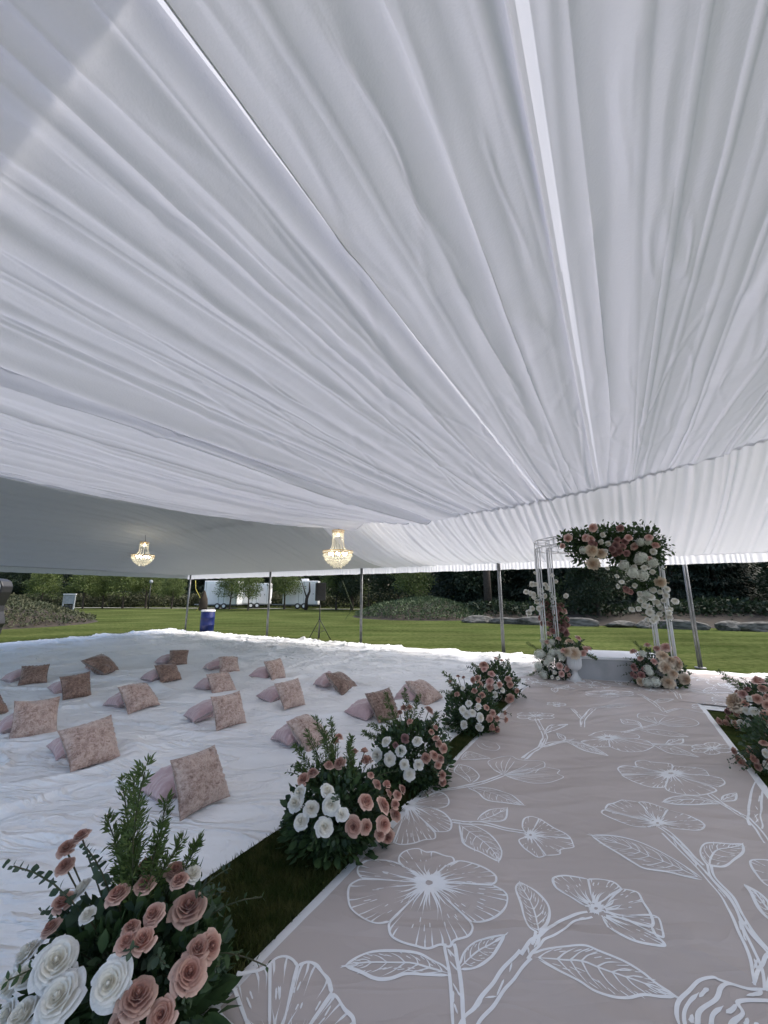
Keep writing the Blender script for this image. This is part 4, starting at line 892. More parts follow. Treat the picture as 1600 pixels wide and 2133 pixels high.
def flower_line(parent, flw, Yd):
    """flowers attached round a column or beam at depth Yd(px)"""
    pl = abs_loc(parent); st = MB()
    for (x, y, r_, kd) in flw:
        px, py = T8[0] + x * T8[2], T8[1] + y * T8[2]; dep = Yd(px, py) + R.uniform(-.14, .06); p = atdepth(px, py, dep); p[2] = max(p[2], .06)
        rad = r_ * T8[2] * dep / F * 1.18; tc_ = camp - p; tc_ /= np.linalg.norm(tc_); nrm = tc_ + np.array([R.uniform(-.8, .8), 0, R.uniform(-.3, .8)]); nrm /= np.linalg.norm(nrm)
        nm, ms = KIND[kd]; o_ = bpy.data.objects.new(nm, R.choice(ms)); C.objects.link(o_); o_.parent = parent; o_.location = tuple(p - pl)
        o_.rotation_euler = (Vector(nrm).to_track_quat('Z', 'Y') @ Matrix.Rotation(R.uniform(0, 6), 3, 'Z').to_quaternion()).to_euler(); o_.scale = (rad, rad, rad); o_['label'] = LBL[kd]
        st.tube([p - nrm * rad * .4, p - nrm * rad * 1.5 + np.array([0, .12, -.05])], .003, 5, False)
    st.build('flower_stems', M['stem'], parent, True)
def PX(x, y): return (T8[0] + x * T8[2], T8[1] + y * T8[2])
yl, yr = W(9.0, 1.2)[1], W(9.3, -.55)[1]
# left column flowers
fl = tg('w', [(185, 520, 22), (212, 518, 18), (290, 520, 18), (305, 550, 18), (262, 568, 18), (175, 592, 18), (200, 600, 20), (198, 622, 18), (138, 580, 18), (252, 615, 18), (288, 615, 18), (348, 632, 22), (222, 660, 18), (188, 712, 18), (237, 712, 18), (160, 745, 22), (345, 450, 14), (372, 498, 14), (452, 610, 18), (208, 430, 12)]) + \
     tg('b', [(268, 668, 18), (440, 730, 22)]) + tg('m', [(x, y, 21) for x, y in [(305, 675), (365, 685), (415, 690), (370, 735), (300, 715), (410, 765), (325, 780), (255, 785), (385, 780), (270, 830), (320, 835), (425, 810), (460, 800), (430, 850), (460, 840), (360, 860), (410, 820), (350, 890), (450, 890), (420, 880), (455, 910), (300, 760), (395, 715), (340, 740), (345, 820), (385, 850)]])
t = empty('floral_garland', atdepth(*PX(330, 700), yl), label='garland on the left leg of the arch, white roses above dark mauve ones', cat='flower garland')
flower_line(t, fl, lambda x, y: yl + .15)
cyl_leaves(900, atdepth(*PX(340, 660), yl + .22), atdepth(*PX(400, 980), yl + .22), .19, .075, 31, M['leaf'], t, 'foliage')
cyl_leaves(260, atdepth(*PX(190, 720), yl + .15), atdepth(*PX(400, 500), yl + .2), .16, .05, 32, M['leaf'], t, 'foliage')
# top and right leg
ft = tg('b', [(665, 70, 30), (470, 155, 28), (425, 215, 20), (610, 150, 28), (650, 160, 28), (950, 150, 28), (1000, 222, 28), (1112, 145, 26), (1165, 210, 28), (1120, 320, 26)]) + tg('c', [(665, 250, 40), (730, 270, 34), (665, 360, 40)]) + \
     tg('w', [(745, 130, 20), (730, 185, 20), (790, 198, 20), (765, 255, 18), (783, 392, 16), (857, 455, 16), (895, 500, 16), (868, 537, 16), (1145, 262, 22)]) + tg('h', [(1045, 185, 28), (1105, 190, 24), (590, 250, 26)]) + \
     tg('m', [(885, 75, 25), (680, 200, 25), (850, 210, 28), (820, 245, 25), (880, 260, 25), (900, 220, 25), (935, 275, 22), (655, 190, 22), (860, 170, 25), (920, 180, 24), (840, 280, 22)])
t = empty('floral_garland', atdepth(*PX(850, 200), 7.2), label='thick leafy garland across the top of the arch with blush, cream and mauve blooms', cat='flower garland')
flower_line(t, ft, lambda x, y: 6.98)
for k, (a, b_, n_, rd) in enumerate((((560, 190), (800, 190), 1100, .24), ((760, 190), (1130, 190), 1900, .30), ((430, 170), (600, 170), 300, .13), ((1100, 150), (1130, 350), 600, .2), ((560, 300), (620, 260), 250, .18), ((850, 300), (1050, 330), 500, .22))):
    cyl_leaves(n_, atdepth(*PX(*a), 7.32), atdepth(*PX(*b_), 7.32), rd, .085, 40 + k, M['leaf'], t, 'foliage')
g = np.random.default_rng(77)
for tip in ((1320, 265), (1210, 320), (395, 260), (520, 345), (1040, 45), (450, 105)):
    bx = (max(520, min(1130, tip[0])), 190); (v, f), cv = euc(atdepth(*PX(*tip), 7.1), atdepth(*PX(*bx), 7.2), g, .05, 9); mk('eucalyptus_stem', v, f, M['euc'], t)
fr = tg('h', [(915, 370, 35), (1050, 310, 40), (1140, 350, 35), (980, 430, 40), (1060, 450, 38), (1030, 330, 30), (1060, 640, 30), (1090, 600, 26)]) + tg('c', [(1200, 505, 32)]) + tg('m', [(935, 565, 20), (965, 580, 18), (925, 550, 16)]) + \
     tg('w', [(992, 388, 22), (1075, 390, 22), (1105, 380, 20), (998, 530, 18), (1040, 595, 20), (1140, 420, 20), (1145, 565, 22), (1258, 557, 22), (1248, 610, 20), (1130, 618, 25), (1175, 665, 28), (1320, 652, 22), (1230, 650, 20), (1110, 700, 22), (1200, 700, 20), (1030, 715, 18), (975, 718, 20), (1120, 745, 25), (1232, 720, 20), (1275, 720, 20), (1275, 750, 20), (1275, 778, 20), (1195, 755, 20), (1165, 790, 22), (1145, 810, 20), (1105, 800, 16), (1078, 690, 20), (1045, 650, 18), (1200, 580, 18)])
t = empty('floral_garland', atdepth(*PX(1100, 550), yr + .1), label='garland on the right leg of the arch, white roses and hydrangeas', cat='flower garland')
flower_line(t, fr, lambda x, y: 7.02 if y < 1202 else yr - .34)
cyl_leaves(800, atdepth(*PX(980, 310), yr - .12), atdepth(*PX(1090, 520), yr - .12), .25, .08, 51, M['leaf'], t, 'foliage'); cyl_leaves(520, atdepth(*PX(1080, 520), yr - .15), atdepth(*PX(1180, 790), yr - .15), .19, .07, 52, M['leaf'], t, 'foliage')
# base arrangements of the arch
fbl = tg('b', [(315, 910, 25), (395, 950, 26), (305, 975, 25), (405, 1170, 28), (465, 1195, 25), (420, 1230, 25), (480, 1240, 18)]) + tg('h', [(245, 1075, 45), (235, 1175, 36), (275, 1240, 38), (345, 1060, 32), (330, 1110, 32), (400, 1060, 34), (300, 1140, 28), (270, 970, 22), (340, 980, 24), (420, 1100, 30)]) + tg('w', [(365, 1222, 17), (345, 1258, 15), (390, 1265, 15), (320, 1010, 16)])
bl_ = W(8.95, 1.18); br_ = W(9.12, -.50)
arrangement('low flower mound at the foot of the left arch leg, mostly pale hydrangeas', bl_, (.40, .34, .62), .28, fbl, T8, [(140, 1260), (150, 990)], [(650, 1290), (170, 1250)], 900, .065, 61, cat='flower arrangement')
fbr = tg('b', [(985, 1048, 28), (1100, 1000, 28), (1175, 1028, 28), (1155, 1130, 28), (1040, 1105, 25)]) + tg('c', [(1225, 1080, 44), (1290, 1120, 42), (1350, 1150, 46), (1255, 1180, 50), (1310, 1230, 36), (1265, 1295, 44), (1410, 1280, 44), (1040, 1290, 32)]) + tg('k', [(1245, 1010, 36), (1330, 1110, 30)]) + \
      tg('h', [(1100, 1300, 38), (1160, 1295, 38), (1060, 1070, 28), (1100, 1190, 30), (1120, 1220, 28)]) + tg('m', [(985, 1175, 26), (1050, 1240, 28), (1000, 1190, 22), (1075, 1190, 20), (975, 1230, 20), (1000, 1250, 20)])
arrangement('wide flower mound at the foot of the right arch leg with big cream carnations', br_ + np.array([.06, .02, 0]), (.58, .36, .52), .26, fbr, T8, [(1000, 980), (1480, 1370)], [(1460, 1230), (940, 1310), (1430, 1350)], 1000, .065, 62, cat='flower arrangement')
# urn
ub_ = W(8.72, .83); urn = empty('garden_urn', ub_, label='white fluted pedestal urn standing left of the low platform', cat='urn')
b = MB(); b.box(ub_ + (0, 0, .035), .24, .24, .07, .2); bevel(b.build('plinth', M['plaster'], urn), .008)
b = MB(); b.lathe([(.10, .07), (.105, .09), (.085, .11), (.055, .15), (.045, .2), (.05, .225), (.07, .24)], ub_, 28); b.build('foot', M['plaster'], urn, True)
b = MB(); b.lathe([(.06, .24), (.10, .27), (.125, .32), (.13, .40), (.128, .46), (.135, .475), (.155, .49), (.158, .505), (.14, .51), (.12, .48), (.10, .40), (.0, .36)], ub_, 80, .035, 20, (.26, .462)); b.build('bowl', M['plaster'], urn, True)
fu = tg('c', [(480, 970, 35), (455, 1050, 35), (515, 1065, 42)]) + tg('b', [(555, 945, 26), (590, 1070, 28), (610, 1035, 30), (640, 1025, 25), (430, 1040, 24)])
arrangement('bouquet of peach and blush blooms in the white pedestal urn', ub_ + np.array([0, 0, .50]), (.26, .22, .17), .10, fu, T8, [(690, 1110)], [(660, 1030), (690, 1120), (600, 960)], 420, .06, 63, cat='bouquet', name='bouquet', skirt=False)
# platform
pc = W(9.62, .25, 0); plat = empty('low_platform', pc, label='low white platform with a grey veined front under the arch', cat='platform')
b = MB(); b.box(pc + (0, 0, .22), 1.75, 1.0, .40, -AZ * .55); b.build('base', M['marble'], plat)
b = MB(); b.box(pc + (0, 0, .445), 1.80, 1.06, .05, -AZ * .55); bevel(b.build('top', M['bencht'], plat), .01)
b = MB(); b.box(pc + (0, 0, .0325), 1.78, 1.03, .04, -AZ * .55); b.build('skirting', M['plaster'], plat)

# ================================================================== CUSHIONS
def pillow_mesh(name, m, seed, thick=.15, n_=44, folds_=.03):
    g = random.Random(seed); a = np.linspace(-1, 1, n_); X, Y = np.meshgrid(a, a, indexing='ij')
    Xr = X * (1 - .07 * (1 - Y ** 2) ** 1.0 * np.abs(X) ** 1.5); Yr = Y * (1 - .07 * (1 - X ** 2) * np.abs(Y) ** 1.5)
    prof = (np.clip(1 - np.abs(X) ** 2.4, 0, 1) * np.clip(1 - np.abs(Y) ** 2.4, 0, 1)) ** .55
    ed = (1 - prof)
    puck = folds_ * (.25 + 1.5 * np.abs(vn(X * 2.3 + 3, Y * 2.3, seed + 9))) * (np.sin(Y * 26 + 2 * vn(Y * 3, X * 2, seed)) * np.exp(-(1 - np.abs(X)) / .22) + np.sin(X * 24 + 2 * vn(X * 3, Y * 2, seed + 5)) * np.exp(-(1 - np.abs(Y)) / .22))
    wr = .022 * fbm(X * 2.2 + seed, Y * 2.2, 4, seed)
    zt = prof * thick / 2 + (puck + wr) * np.clip(prof * 2, 0, 1); zb = -prof * thick / 2 * .85 + (wr - puck) * np.clip(prof * 2, 0, 1)
    sag = -.05 * (X ** 2) * g.uniform(-1, 1) - .05 * (X * Y) * g.uniform(-1.5, 1.5) - .07 * Y * X ** 2 * g.uniform(-1, 1) - .10 * np.exp(-((X - g.uniform(-.4, .4)) ** 2 * 6 + (Y - g.uniform(-.2, .5)) ** 2 * 5)) * prof * g.random()
    top = np.stack([Xr / 2, Yr / 2, zt + sag + .003], -1).reshape(-1, 3); bot = np.stack([Xr / 2, Yr / 2, zb + sag - .003], -1).reshape(-1, 3)
    f = grid(n_, n_); fb = grid(n_, n_)[:, ::-1] + n_ * n_
    ring_ = [i * n_ for i in range(n_)] + [(n_ - 1) * n_ + j for j in range(1, n_)] + [i * n_ + n_ - 1 for i in range(n_ - 2, -1, -1)] + [j for j in range(n_ - 2, 0, -1)]
    k = len(ring_); rim = np.array([[ring_[i], ring_[(i + 1) % k], ring_[(i + 1) % k] + n_ * n_, ring_[i] + n_ * n_] for i in range(k)])
    me_o = mk(name, np.concatenate([top, bot]), np.concatenate([f, fb, rim]), m); return me_o
proto = {}
def pillow(name, kind, idx, Mx, size, label, group):
    key = (kind, idx % 6)
    if key not in proto:
        o_ = pillow_mesh(name, {'t': M['velvet_tan'], 'd': M['velvet_dark'], 'p': M['pink']}[kind], 3 + idx % 6, .22 / .45 * (1 if kind != 'p' else 1.05)); proto[key] = o_
    else:
        o_ = proto[key].copy(); C.objects.link(o_); o_.name = name
    o_.matrix_world = Mx @ Matrix.Diagonal((size, size, size, 1)); tag(o_, label, 'cushion', group); return o_
Q6, Q7, QP, Q2 = (0, 1340, .25), (380, 1340, .25), (0, 0, 1), T2
pairs = [
 (Q6, 'd', [(115, 208), (362, 205), (388, 325), (150, 350)], (0, 295), (110, 335), 'leftmost in the far rows, its top edge nearly level'),
 (Q6, 'd', [(765, 148), (930, 115), (1012, 218), (835, 272)], (705, 205), (800, 252), 'alone between the far left cushion and the blue barrel'),
 (Q6, 'd', [(1362, 80), (1520, 66), (1558, 175), (1395, 185)], (1283, 150), (1360, 180), 'farthest back, just below the blue barrel'),
 (Q7, 't', [(247, 148), (392, 125), (462, 235), (325, 248)], (168, 190), (250, 243), 'second farthest back, right of the farthest one'),
 (Q7, 't', [(665, 160), (795, 142), (858, 285), (740, 315)], (552, 275), (690, 305), 'upright one below the speaker stand'),
 (Q7, 'd', [(1205, 285), (1322, 245), (1448, 370), (1333, 418)], (1080, 325), (1230, 403), 'creased one at the right of the far rows'),
 (Q6, 'd', [(1265, 205), (1430, 180), (1500, 300), (1350, 328)], (1163, 288), (1250, 325), 'slumped one before the farthest cushion'),
 (Q6, 'd', [(457, 303), (718, 258), (765, 432), (515, 477)], (392, 375), (500, 455), 'dark wide one, second row from the left edge'),
 (Q7, 't', [(195, 262), (375, 258), (430, 400), (262, 432)], (88, 358), (210, 410), 'square one just behind the biggest middle cushion'),
 (Q6, 't', [(978, 390), (1240, 330), (1325, 510), (1075, 575)], (848, 493), (1030, 555), 'smooth pale one left of the middle'),
 (Q7, 't', [(728, 370), (900, 328), (1015, 510), (845, 555)], (615, 447), (800, 530), 'smooth tan one right of the middle'),
 (Q6, 't', [(78, 515), (460, 485), (470, 745), (70, 820)], (-70, 690), (20, 790), 'large one at the left picture edge'),
 (Q7, 't', [(147, 510), (395, 450), (522, 658), (285, 725)], (5, 590), (140, 710), 'largest smooth one in the middle of the spread'),
 (QP, 't', [(138, 1520), (242, 1503), (252, 1575), (143, 1611)], (97, 1556), (128, 1602), 'second nearest, wide and shiny'),
 (QP, 't', [(334, 1588), (440, 1552), (473, 1658), (375, 1707)], (288, 1640), (350, 1700), 'nearest and largest, behind the front flowers'),
 (Q7, 't', [(925, 660), (1120, 585), (1215, 800), (1060, 900)], (735, 765), (920, 900), 'half hidden by the sprigs of the second arrangement'),
 (Q2, 'd', [(765, 190), (860, 172), (935, 330), (830, 360)], (620, 300), (780, 362), 'behind the sprigs of the third arrangement'),
 (Q2, 't', [(1013, 140), (1080, 110), (1198, 215), (1110, 255)], (920, 200), (1050, 250), 'rightmost of all, beside the fourth arrangement'),
 (QP, 'd', [(-62, 1452), (-8, 1450), (9, 1486), (-50, 1500)], (-110, 1480), (-70, 1505), 'cut off at the left picture edge, only a corner showing'),
]
for i, (tr_, kd, q, tip, bot, ds) in enumerate(pairs):
    q = [(tr_[0] + x * tr_[2], tr_[1] + y * tr_[2]) for x, y in q]; TL, TRr, BR, BL = q; z0 = .045
    bl0, br0 = G(*BL, z0), G(*BR, z0); wd = np.linalg.norm(br0 - bl0)
    def top(pxy, b0, L_):
        d_ = ray(*pxy); o_ = camp - b0; A = d_ @ d_; B = 2 * d_ @ o_; Cc = o_ @ o_ - L_ * L_; D = B * B - 4 * A * Cc
        t_ = (-B + math.sqrt(D)) / (2 * A) if D > 0 else -B / (2 * A); return camp + t_ * d_
    S_ = min(max(wd, .40), .56); hgt = S_ * .92
    up_ = (top(TL, bl0, hgt) - bl0 + top(TRr, br0, hgt) - br0) / 2
    up_[2] = max(up_[2], .16)
    x_ = (br0 - bl0) / wd; y_ = up_ - x_ * (up_ @ x_); y_ /= np.linalg.norm(y_); n_ = np.cross(x_, y_)
    if n_ @ (camp - bl0) < 0: pass
    c_ = (bl0 + br0) / 2 + y_ * hgt / 2 + np.array([0, 0, .012])
    Mx = Matrix(((x_[0], y_[0], n_[0], c_[0]), (x_[1], y_[1], n_[1], c_[1]), (x_[2], y_[2], n_[2], c_[2]), (0, 0, 0, 1)))
    pillow('velvet_cushion', kd, i, Mx, S_ * 1.03, ('dark bronze' if kd == 'd' else 'tan') + ' crushed velvet cushion, ' + ds, 'velvet cushions leaning on pink cushions')
    tip = (tr_[0] + tip[0] * tr_[2], tr_[1] + tip[1] * tr_[2]); bot = (tr_[0] + bot[0] * tr_[2], tr_[1] + bot[1] * tr_[2])
    gt, gb = G(*tip, .09), G(*bot, .05); gt[2] = gb[2] = 0; e = gb - gt; e /= np.linalg.norm(e); s_ = np.array([-e[1], e[0], 0])
    if s_[1] < 0: s_ = -s_
    tl = math.radians(17); y2 = s_ * math.cos(tl) + np.array([0, 0, math.sin(tl)]); n2 = np.cross(e, y2); SZ = .40
    if n2[2] < 0: n2 = -n2; e = -e; 
    cen = gt + (gb - gt) / np.linalg.norm(gb - gt) * SZ / 2 + y2 * SZ / 2 + np.array([0, 0, .075])
    # keep the lying cushion behind the plane of the leaning one
    nb_ = n_ if n_ @ (camp - c_) > 0 else -n_; dd_ = (cen - c_) @ nb_; lim = -.17
    if dd_ > lim: cen = cen + np.array([nb_[0], nb_[1], 0]) * (lim - dd_)
    Mx = Matrix(((e[0], y2[0], n2[0], cen[0]), (e[1], y2[1], n2[1], cen[1]), (e[2], y2[2], n2[2], cen[2]), (0, 0, 0, 1)))
    pillow('pink_cushion', 'p', i, Mx, SZ, 'dusty pink cushion lying under the velvet one that is ' + ds.replace(',', ' and', 1).split(' and ')[0] if False else 'pink cushion under the velvet one ' + ds.split(',')[0], 'pink cushions lying on the sheet')

# ================================================================== CHANDELIERS
def chandelier(px, ybowl, Yd, dia, ztop, label, HS=.62):
    c_ = atdepth(px, ybowl, Yd); cx, cy, cz = c_; t = empty('chandelier', (cx, cy, cz), label=label, cat='chandelier', group='crystal chandeliers under the tent ceiling')
    r_ = dia / 2; b = MB()
    oct_v = np.array([[1, 0, 0], [-1, 0, 0], [0, 1, 0], [0, -1, 0], [0, 0, 1.3], [0, 0, -1.3]], float); oct_f = [(0, 2, 4), (2, 1, 4), (1, 3, 4), (3, 0, 4), (2, 0, 5), (1, 2, 5), (3, 1, 5), (0, 3, 5)]
    def bead(b_, p, s): b_.add(oct_v * s + np.array(p), oct_f)
    for k, (fr_, dz_) in enumerate(((1, 0), (.97, -.055), (.86, -.11), (.70, -.16), (.5, -.20), (.28, -.235))):
        n_ = int(52 * fr_) + 4
        for j in range(n_):
            a = 2 * math.pi * j / n_; bead(b, (cx + r_ * fr_ * math.cos(a), cy + r_ * fr_ * math.sin(a), cz + dz_ * 1.5 * dia / .75), .018)
            if j % 2 == 0: bead(b, (cx + r_ * fr_ * .94 * math.cos(a), cy + r_ * fr_ * .94 * math.sin(a), cz + (dz_ * 1.5 - .035) * dia / .75), .013)
    b.build('crystal_bowl', M['crystal'], t)
    b = MB()
    for fr_, z_ in ((1, .022), (.98, -.025), (.36, HS), (.40, HS + .04)): b.tube([(cx + r_ * fr_ * math.cos(a), cy + r_ * fr_ * math.sin(a), cz + z_) for a in np.linspace(0, 2 * math.pi, 25)], .010, 6)
    b.build('gold_band', M['gold'], t, True)
    for j in range(12):
        a = 2 * math.pi * j / 12; b = MB()
        for s in np.linspace(0, 1, 22): bead(b, (cx + r_ * (.38 + .30 * s ** 6) * math.cos(a), cy + r_ * (.38 + .30 * s ** 6) * math.sin(a), cz + HS * (1 - s) + .02), .010)
        b.build('bead_strand', M['crystal'], t)
    b = MB()
    for k, fr_ in enumerate((.40, .36, .3)):
        for j in range(22): a = 2 * math.pi * j / 22; bead(b, (cx + r_ * fr_ * math.cos(a), cy + r_ * fr_ * math.sin(a), cz + HS + .02 - k * .05), .016)
    b.build('crystal_crown', M['crystal'], t)
    for j in range(8):
        b = MB(); a = j * math.pi / 4; b.lathe([(.0, -.03), (.016, -.015), (.02, 0), (.012, .025), (.0, .045)], (cx + r_ * .55 * math.cos(a), cy + r_ * .55 * math.sin(a), cz - .04), 8); b.build('bulb', M['bulb'], t, True)
    b = MB(); b.lathe([(.0, -.03), (.02, -.01), (.026, 0), (.015, .03), (.0, .05)], (cx, cy, cz + HS - .06), 8); b.build('bulb', M['bulb'], t, True)
    b = MB(); b.tube([(cx, cy, cz + HS + .04), (cx + .02, cy, cz + HS + .12), (cx - .01, cy, ztop)], .008, 6); b.build('hook_chain', M['black'], t, True)
chandelier(704, 1150, 9.0, .68, 3.3, 'larger lit crystal chandelier hanging near the middle of the tent', .46)
chandelier(298, 1157, 13.0, .66, 3.6, 'smaller lit crystal chandelier hanging farther left', .40)

# ================================================================== THINGS OUTSIDE
# barrel
bb = W(11.95, 16.1); br = empty('barrel', bb, label='dark blue plastic barrel with a pale lid beside a tent pole', cat='barrel')
b = MB(); b.lathe([(.0, 0), (.27, 0), (.29, .03), (.295, .3), (.305, .32), (.295, .34), (.295, .62), (.305, .64), (.295, .66), (.29, .90), (.27, .93)], bb, 32); b.build('drum', M['blue'], br, True)
b = MB(); b.lathe([(.30, .90), (.305, .93), (.30, .97), (.26, .975), (0, .97)], bb, 32); b.build('lid', M['bencht'], br, True)
# speaker on tripod
sp = np.array([-2.33, 14.75, 0]); t = empty('speaker_stand', sp, label='black tripod stand carrying the loudspeaker outside the tent', cat='speaker stand')
b = MB(); b.tube([sp + (0, 0, .12), sp + (0, 0, 1.45)], .02); b.build('pole', M['black'], t, True)
b = MB(); b.tube([sp + (0, 0, .75), sp + (0, 0, .83)], .034); b.build('collar', M['black'], t, True)
for k in range(3):
    a = .6 + k * 2.094; e_ = sp + np.array([.48 * math.cos(a), .48 * math.sin(a), .02]); b = MB(); b.tube([sp + (0, 0, .78), e_], .014); b.tube([sp + (0, 0, .3), (e_ + sp + np.array([0, 0, .78])) / 2], .010); b.build('leg', M['black'], t, True)
s2 = sp + np.array([0, 0, 1.42]); t = empty('loudspeaker', s2, label='tall black loudspeaker raised on the tripod stand', cat='speaker')
b = MB(); b.box(s2 + (0, 0, .33), .36, .34, .64, .25); bevel(b.build('cabinet', M['black'], t), .02)
b = MB(); b.box(s2 + np.array([.045, -.18, .33]), .31, .012, .58, .25); b.build('grille', M['grey'], t) if False else b.build('grille', M['black'], t)
# guy rope, cord
b = MB(); b.tube([(-1.52, 14.2 + .6, 2.1), (-1.35, 17.5, 1.1), (-2.6, 27.5, .02)], .014, 6); tag(b.build('guy_rope', M['rope'], None, True), 'dark guy rope running down to the lawn right of the loudspeaker', 'rope')
q = W(U0 + .1, 16.95); b = MB(); b.tube([q + (0, 0, 2.3), q + (.05, 0, 1.9), q + (.30, 0, 1.5), q + (.33, .0, 1.25), q + (.2, 0, .9)], .014, 6); tag(b.build('extension_cord', M['yellow'], None, True), 'thin yellow cord hanging by the leftmost tent pole', 'cord')
b = MB(); cbag = q + np.array([.42, .1, 1.35]); b.lathe([(0, -.42), (.16, -.42), (.2, -.2), (.17, .1), (.08, .35), (.02, .5), (0, .5)], cbag, 16); tag(b.build('hanging_bag', M['soil'], None, True), 'dark sack hanging on the leftmost tent pole above the barrel', 'bag')

# trailers
def trailer(x, y, L_, H_, W_, label, ac_):
    t = empty('white_trailer', (x, y, 0), label=label, cat='trailer', group='white trailers parked behind the lawn')
    m = Matrix.Rotation(.06, 3, 'Z'); rz = .06
    def P(dx, dy, z): return np.array([x, y, 0]) + np.array(m @ Vector((dx, dy, z)))
    b = MB(); b.box(P(0, 0, .55 + H_ / 2), L_, W_, H_, rz); bevel(b.build('body', M['trailer'], t), .06)
    b = MB(); b.box(P(0, 0, .5), L_ + .05, W_ + .04, .1, rz); b.box(P(-L_ / 2 - .7, 0, .5), 1.4, .1, .1, rz); b.build('chassis', M['grey'], t)
    for dx in (-L_ * .22, L_ * .28):
        b = MB(); b.box(P(dx, -W_ / 2 - .012, .6 + H_ * .44), .85, .03, H_ * .84, rz); dr = b.build('door', M['bencht'], t)
        b = MB(); b.box(P(dx + .33, -W_ / 2 - .045, .6 + H_ * .42), .05, .04, .14, rz); b.build('handle', M['black'], dr)
    for dx in (-L_ * .44, -L_ * .05, L_ * .1, L_ * .46):
        b = MB(); b.box(P(dx, -W_ / 2 - .02, .55 + H_ / 2), .035, .02, H_ - .1, rz); b.build('side_strip', M['grey'], t)
    for dx in (0, .75):
        b = MB(); c0, c1 = P(dx - .3, -W_ / 2 - .02, .34), P(dx - .3, -W_ / 2 + .22, .34); b.tube([c0, c1], .33, 20); wl = b.build('wheel', M['black'], t, False)
        b = MB(); b.tube([P(dx - .3, -W_ / 2 - .035, .34), P(dx - .3, -W_ / 2 - .0, .34)], .18, 16); b.build('rim', M['trailer'], wl)
    if ac_: b = MB(); b.box(P(.3, 0, .55 + H_ + .14), .9, .8, .28, rz); bevel(b.build('roof_unit', M['bencht'], t), .06)
trailer(-19.3, 48.5, 3.9, 2.7, 2.3, 'leftmost white trailer behind two small trees', False)
trailer(-16.2, 51.0, 3.5, 2.5, 2.2, 'white trailer half hidden behind the left one', False)
trailer(-9.9, 48.5, 4.1, 2.7, 2.3, 'white trailer with a rooftop unit left of the loudspeaker', True)

# framed board
q = np.array([-24.2, 31, 0]); t = empty('notice_board', q, label='small grey framed board on posts beside the planting mound', cat='board')
for dx in (-.42, .42): b = MB(); b.box(q + (dx, 0, .85), .08, .08, 1.7); b.build('post', M['grey'], t)
b = MB(); b.box(q + (0, 0, 1.68), .98, .1, .08); b.build('top_rail', M['plaster'], t)
b = MB(); b.box(q + (0, .02, 1.28), .74, .04, .66); b.build('panel', M['grey'], t)
b = MB(); b.box(q + (0, 0, .68), .6, .3, .3); b.build('box', M['black'], t)
# dark cased thing at left edge
q = np.array([-16.55, 17.0, 0]); t = empty('upright_case', q, label='tall curved black and pale grey case cut by the left picture edge', cat='case')
prof = [(.30, 0), (.46, .02), (.47, .3), (.56, .45), (.52, .62), (.42, .95), (.40, 1.2), (.47, 1.4), (.58, 1.75), (.60, 2.0), (.5, 2.2), (.3, 2.3), (0, 2.33)]
b = MB(); n_ = len(prof); vs = [(q[0] + x, q[1] - .25, z) for x, z in prof] + [(q[0] + x, q[1] + .25, z) for x, z in prof]
vs += [(q[0] - x, q[1] - .25, z) for x, z in prof[::-1]] + [(q[0] - x, q[1] + .25, z) for x, z in prof[::-1]]
f_front = list(range(n_)) + list(range(2 * n_, 3 * n_)); f_back = [i + n_ for i in f_front]; fs = [tuple(f_front), tuple(f_back[::-1])]
for k in range(len(f_front)): a_, b_ = f_front[k], f_front[(k + 1) % len(f_front)]; fs.append((b_, a_, a_ + n_, b_ + n_))
b.add(vs, fs); bevel(b.build('shell', M['black'], t), .04)
for (z0, z1, s_) in ((1.42, 2.16, .86), (.34, .6, .9)):
    b = MB(); pr = [(x * s_, z) for x, z in prof if z0 - .03 <= z <= z1 + .08]
    vs = [(q[0] + x, q[1] - .27, z) for x, z in pr] + [(q[0] - x, q[1] - .27, z) for x, z in pr[::-1]]; vs2 = [(x, y + .05, z) for x, y, z in vs]; m_ = len(vs)
    b.add(vs + vs2, [tuple(range(m_))] + [((k + 1) % m_, k, k + m_, (k + 1) % m_ + m_) for k in range(m_)]); b.build('pale_panel', M['grey'], t)

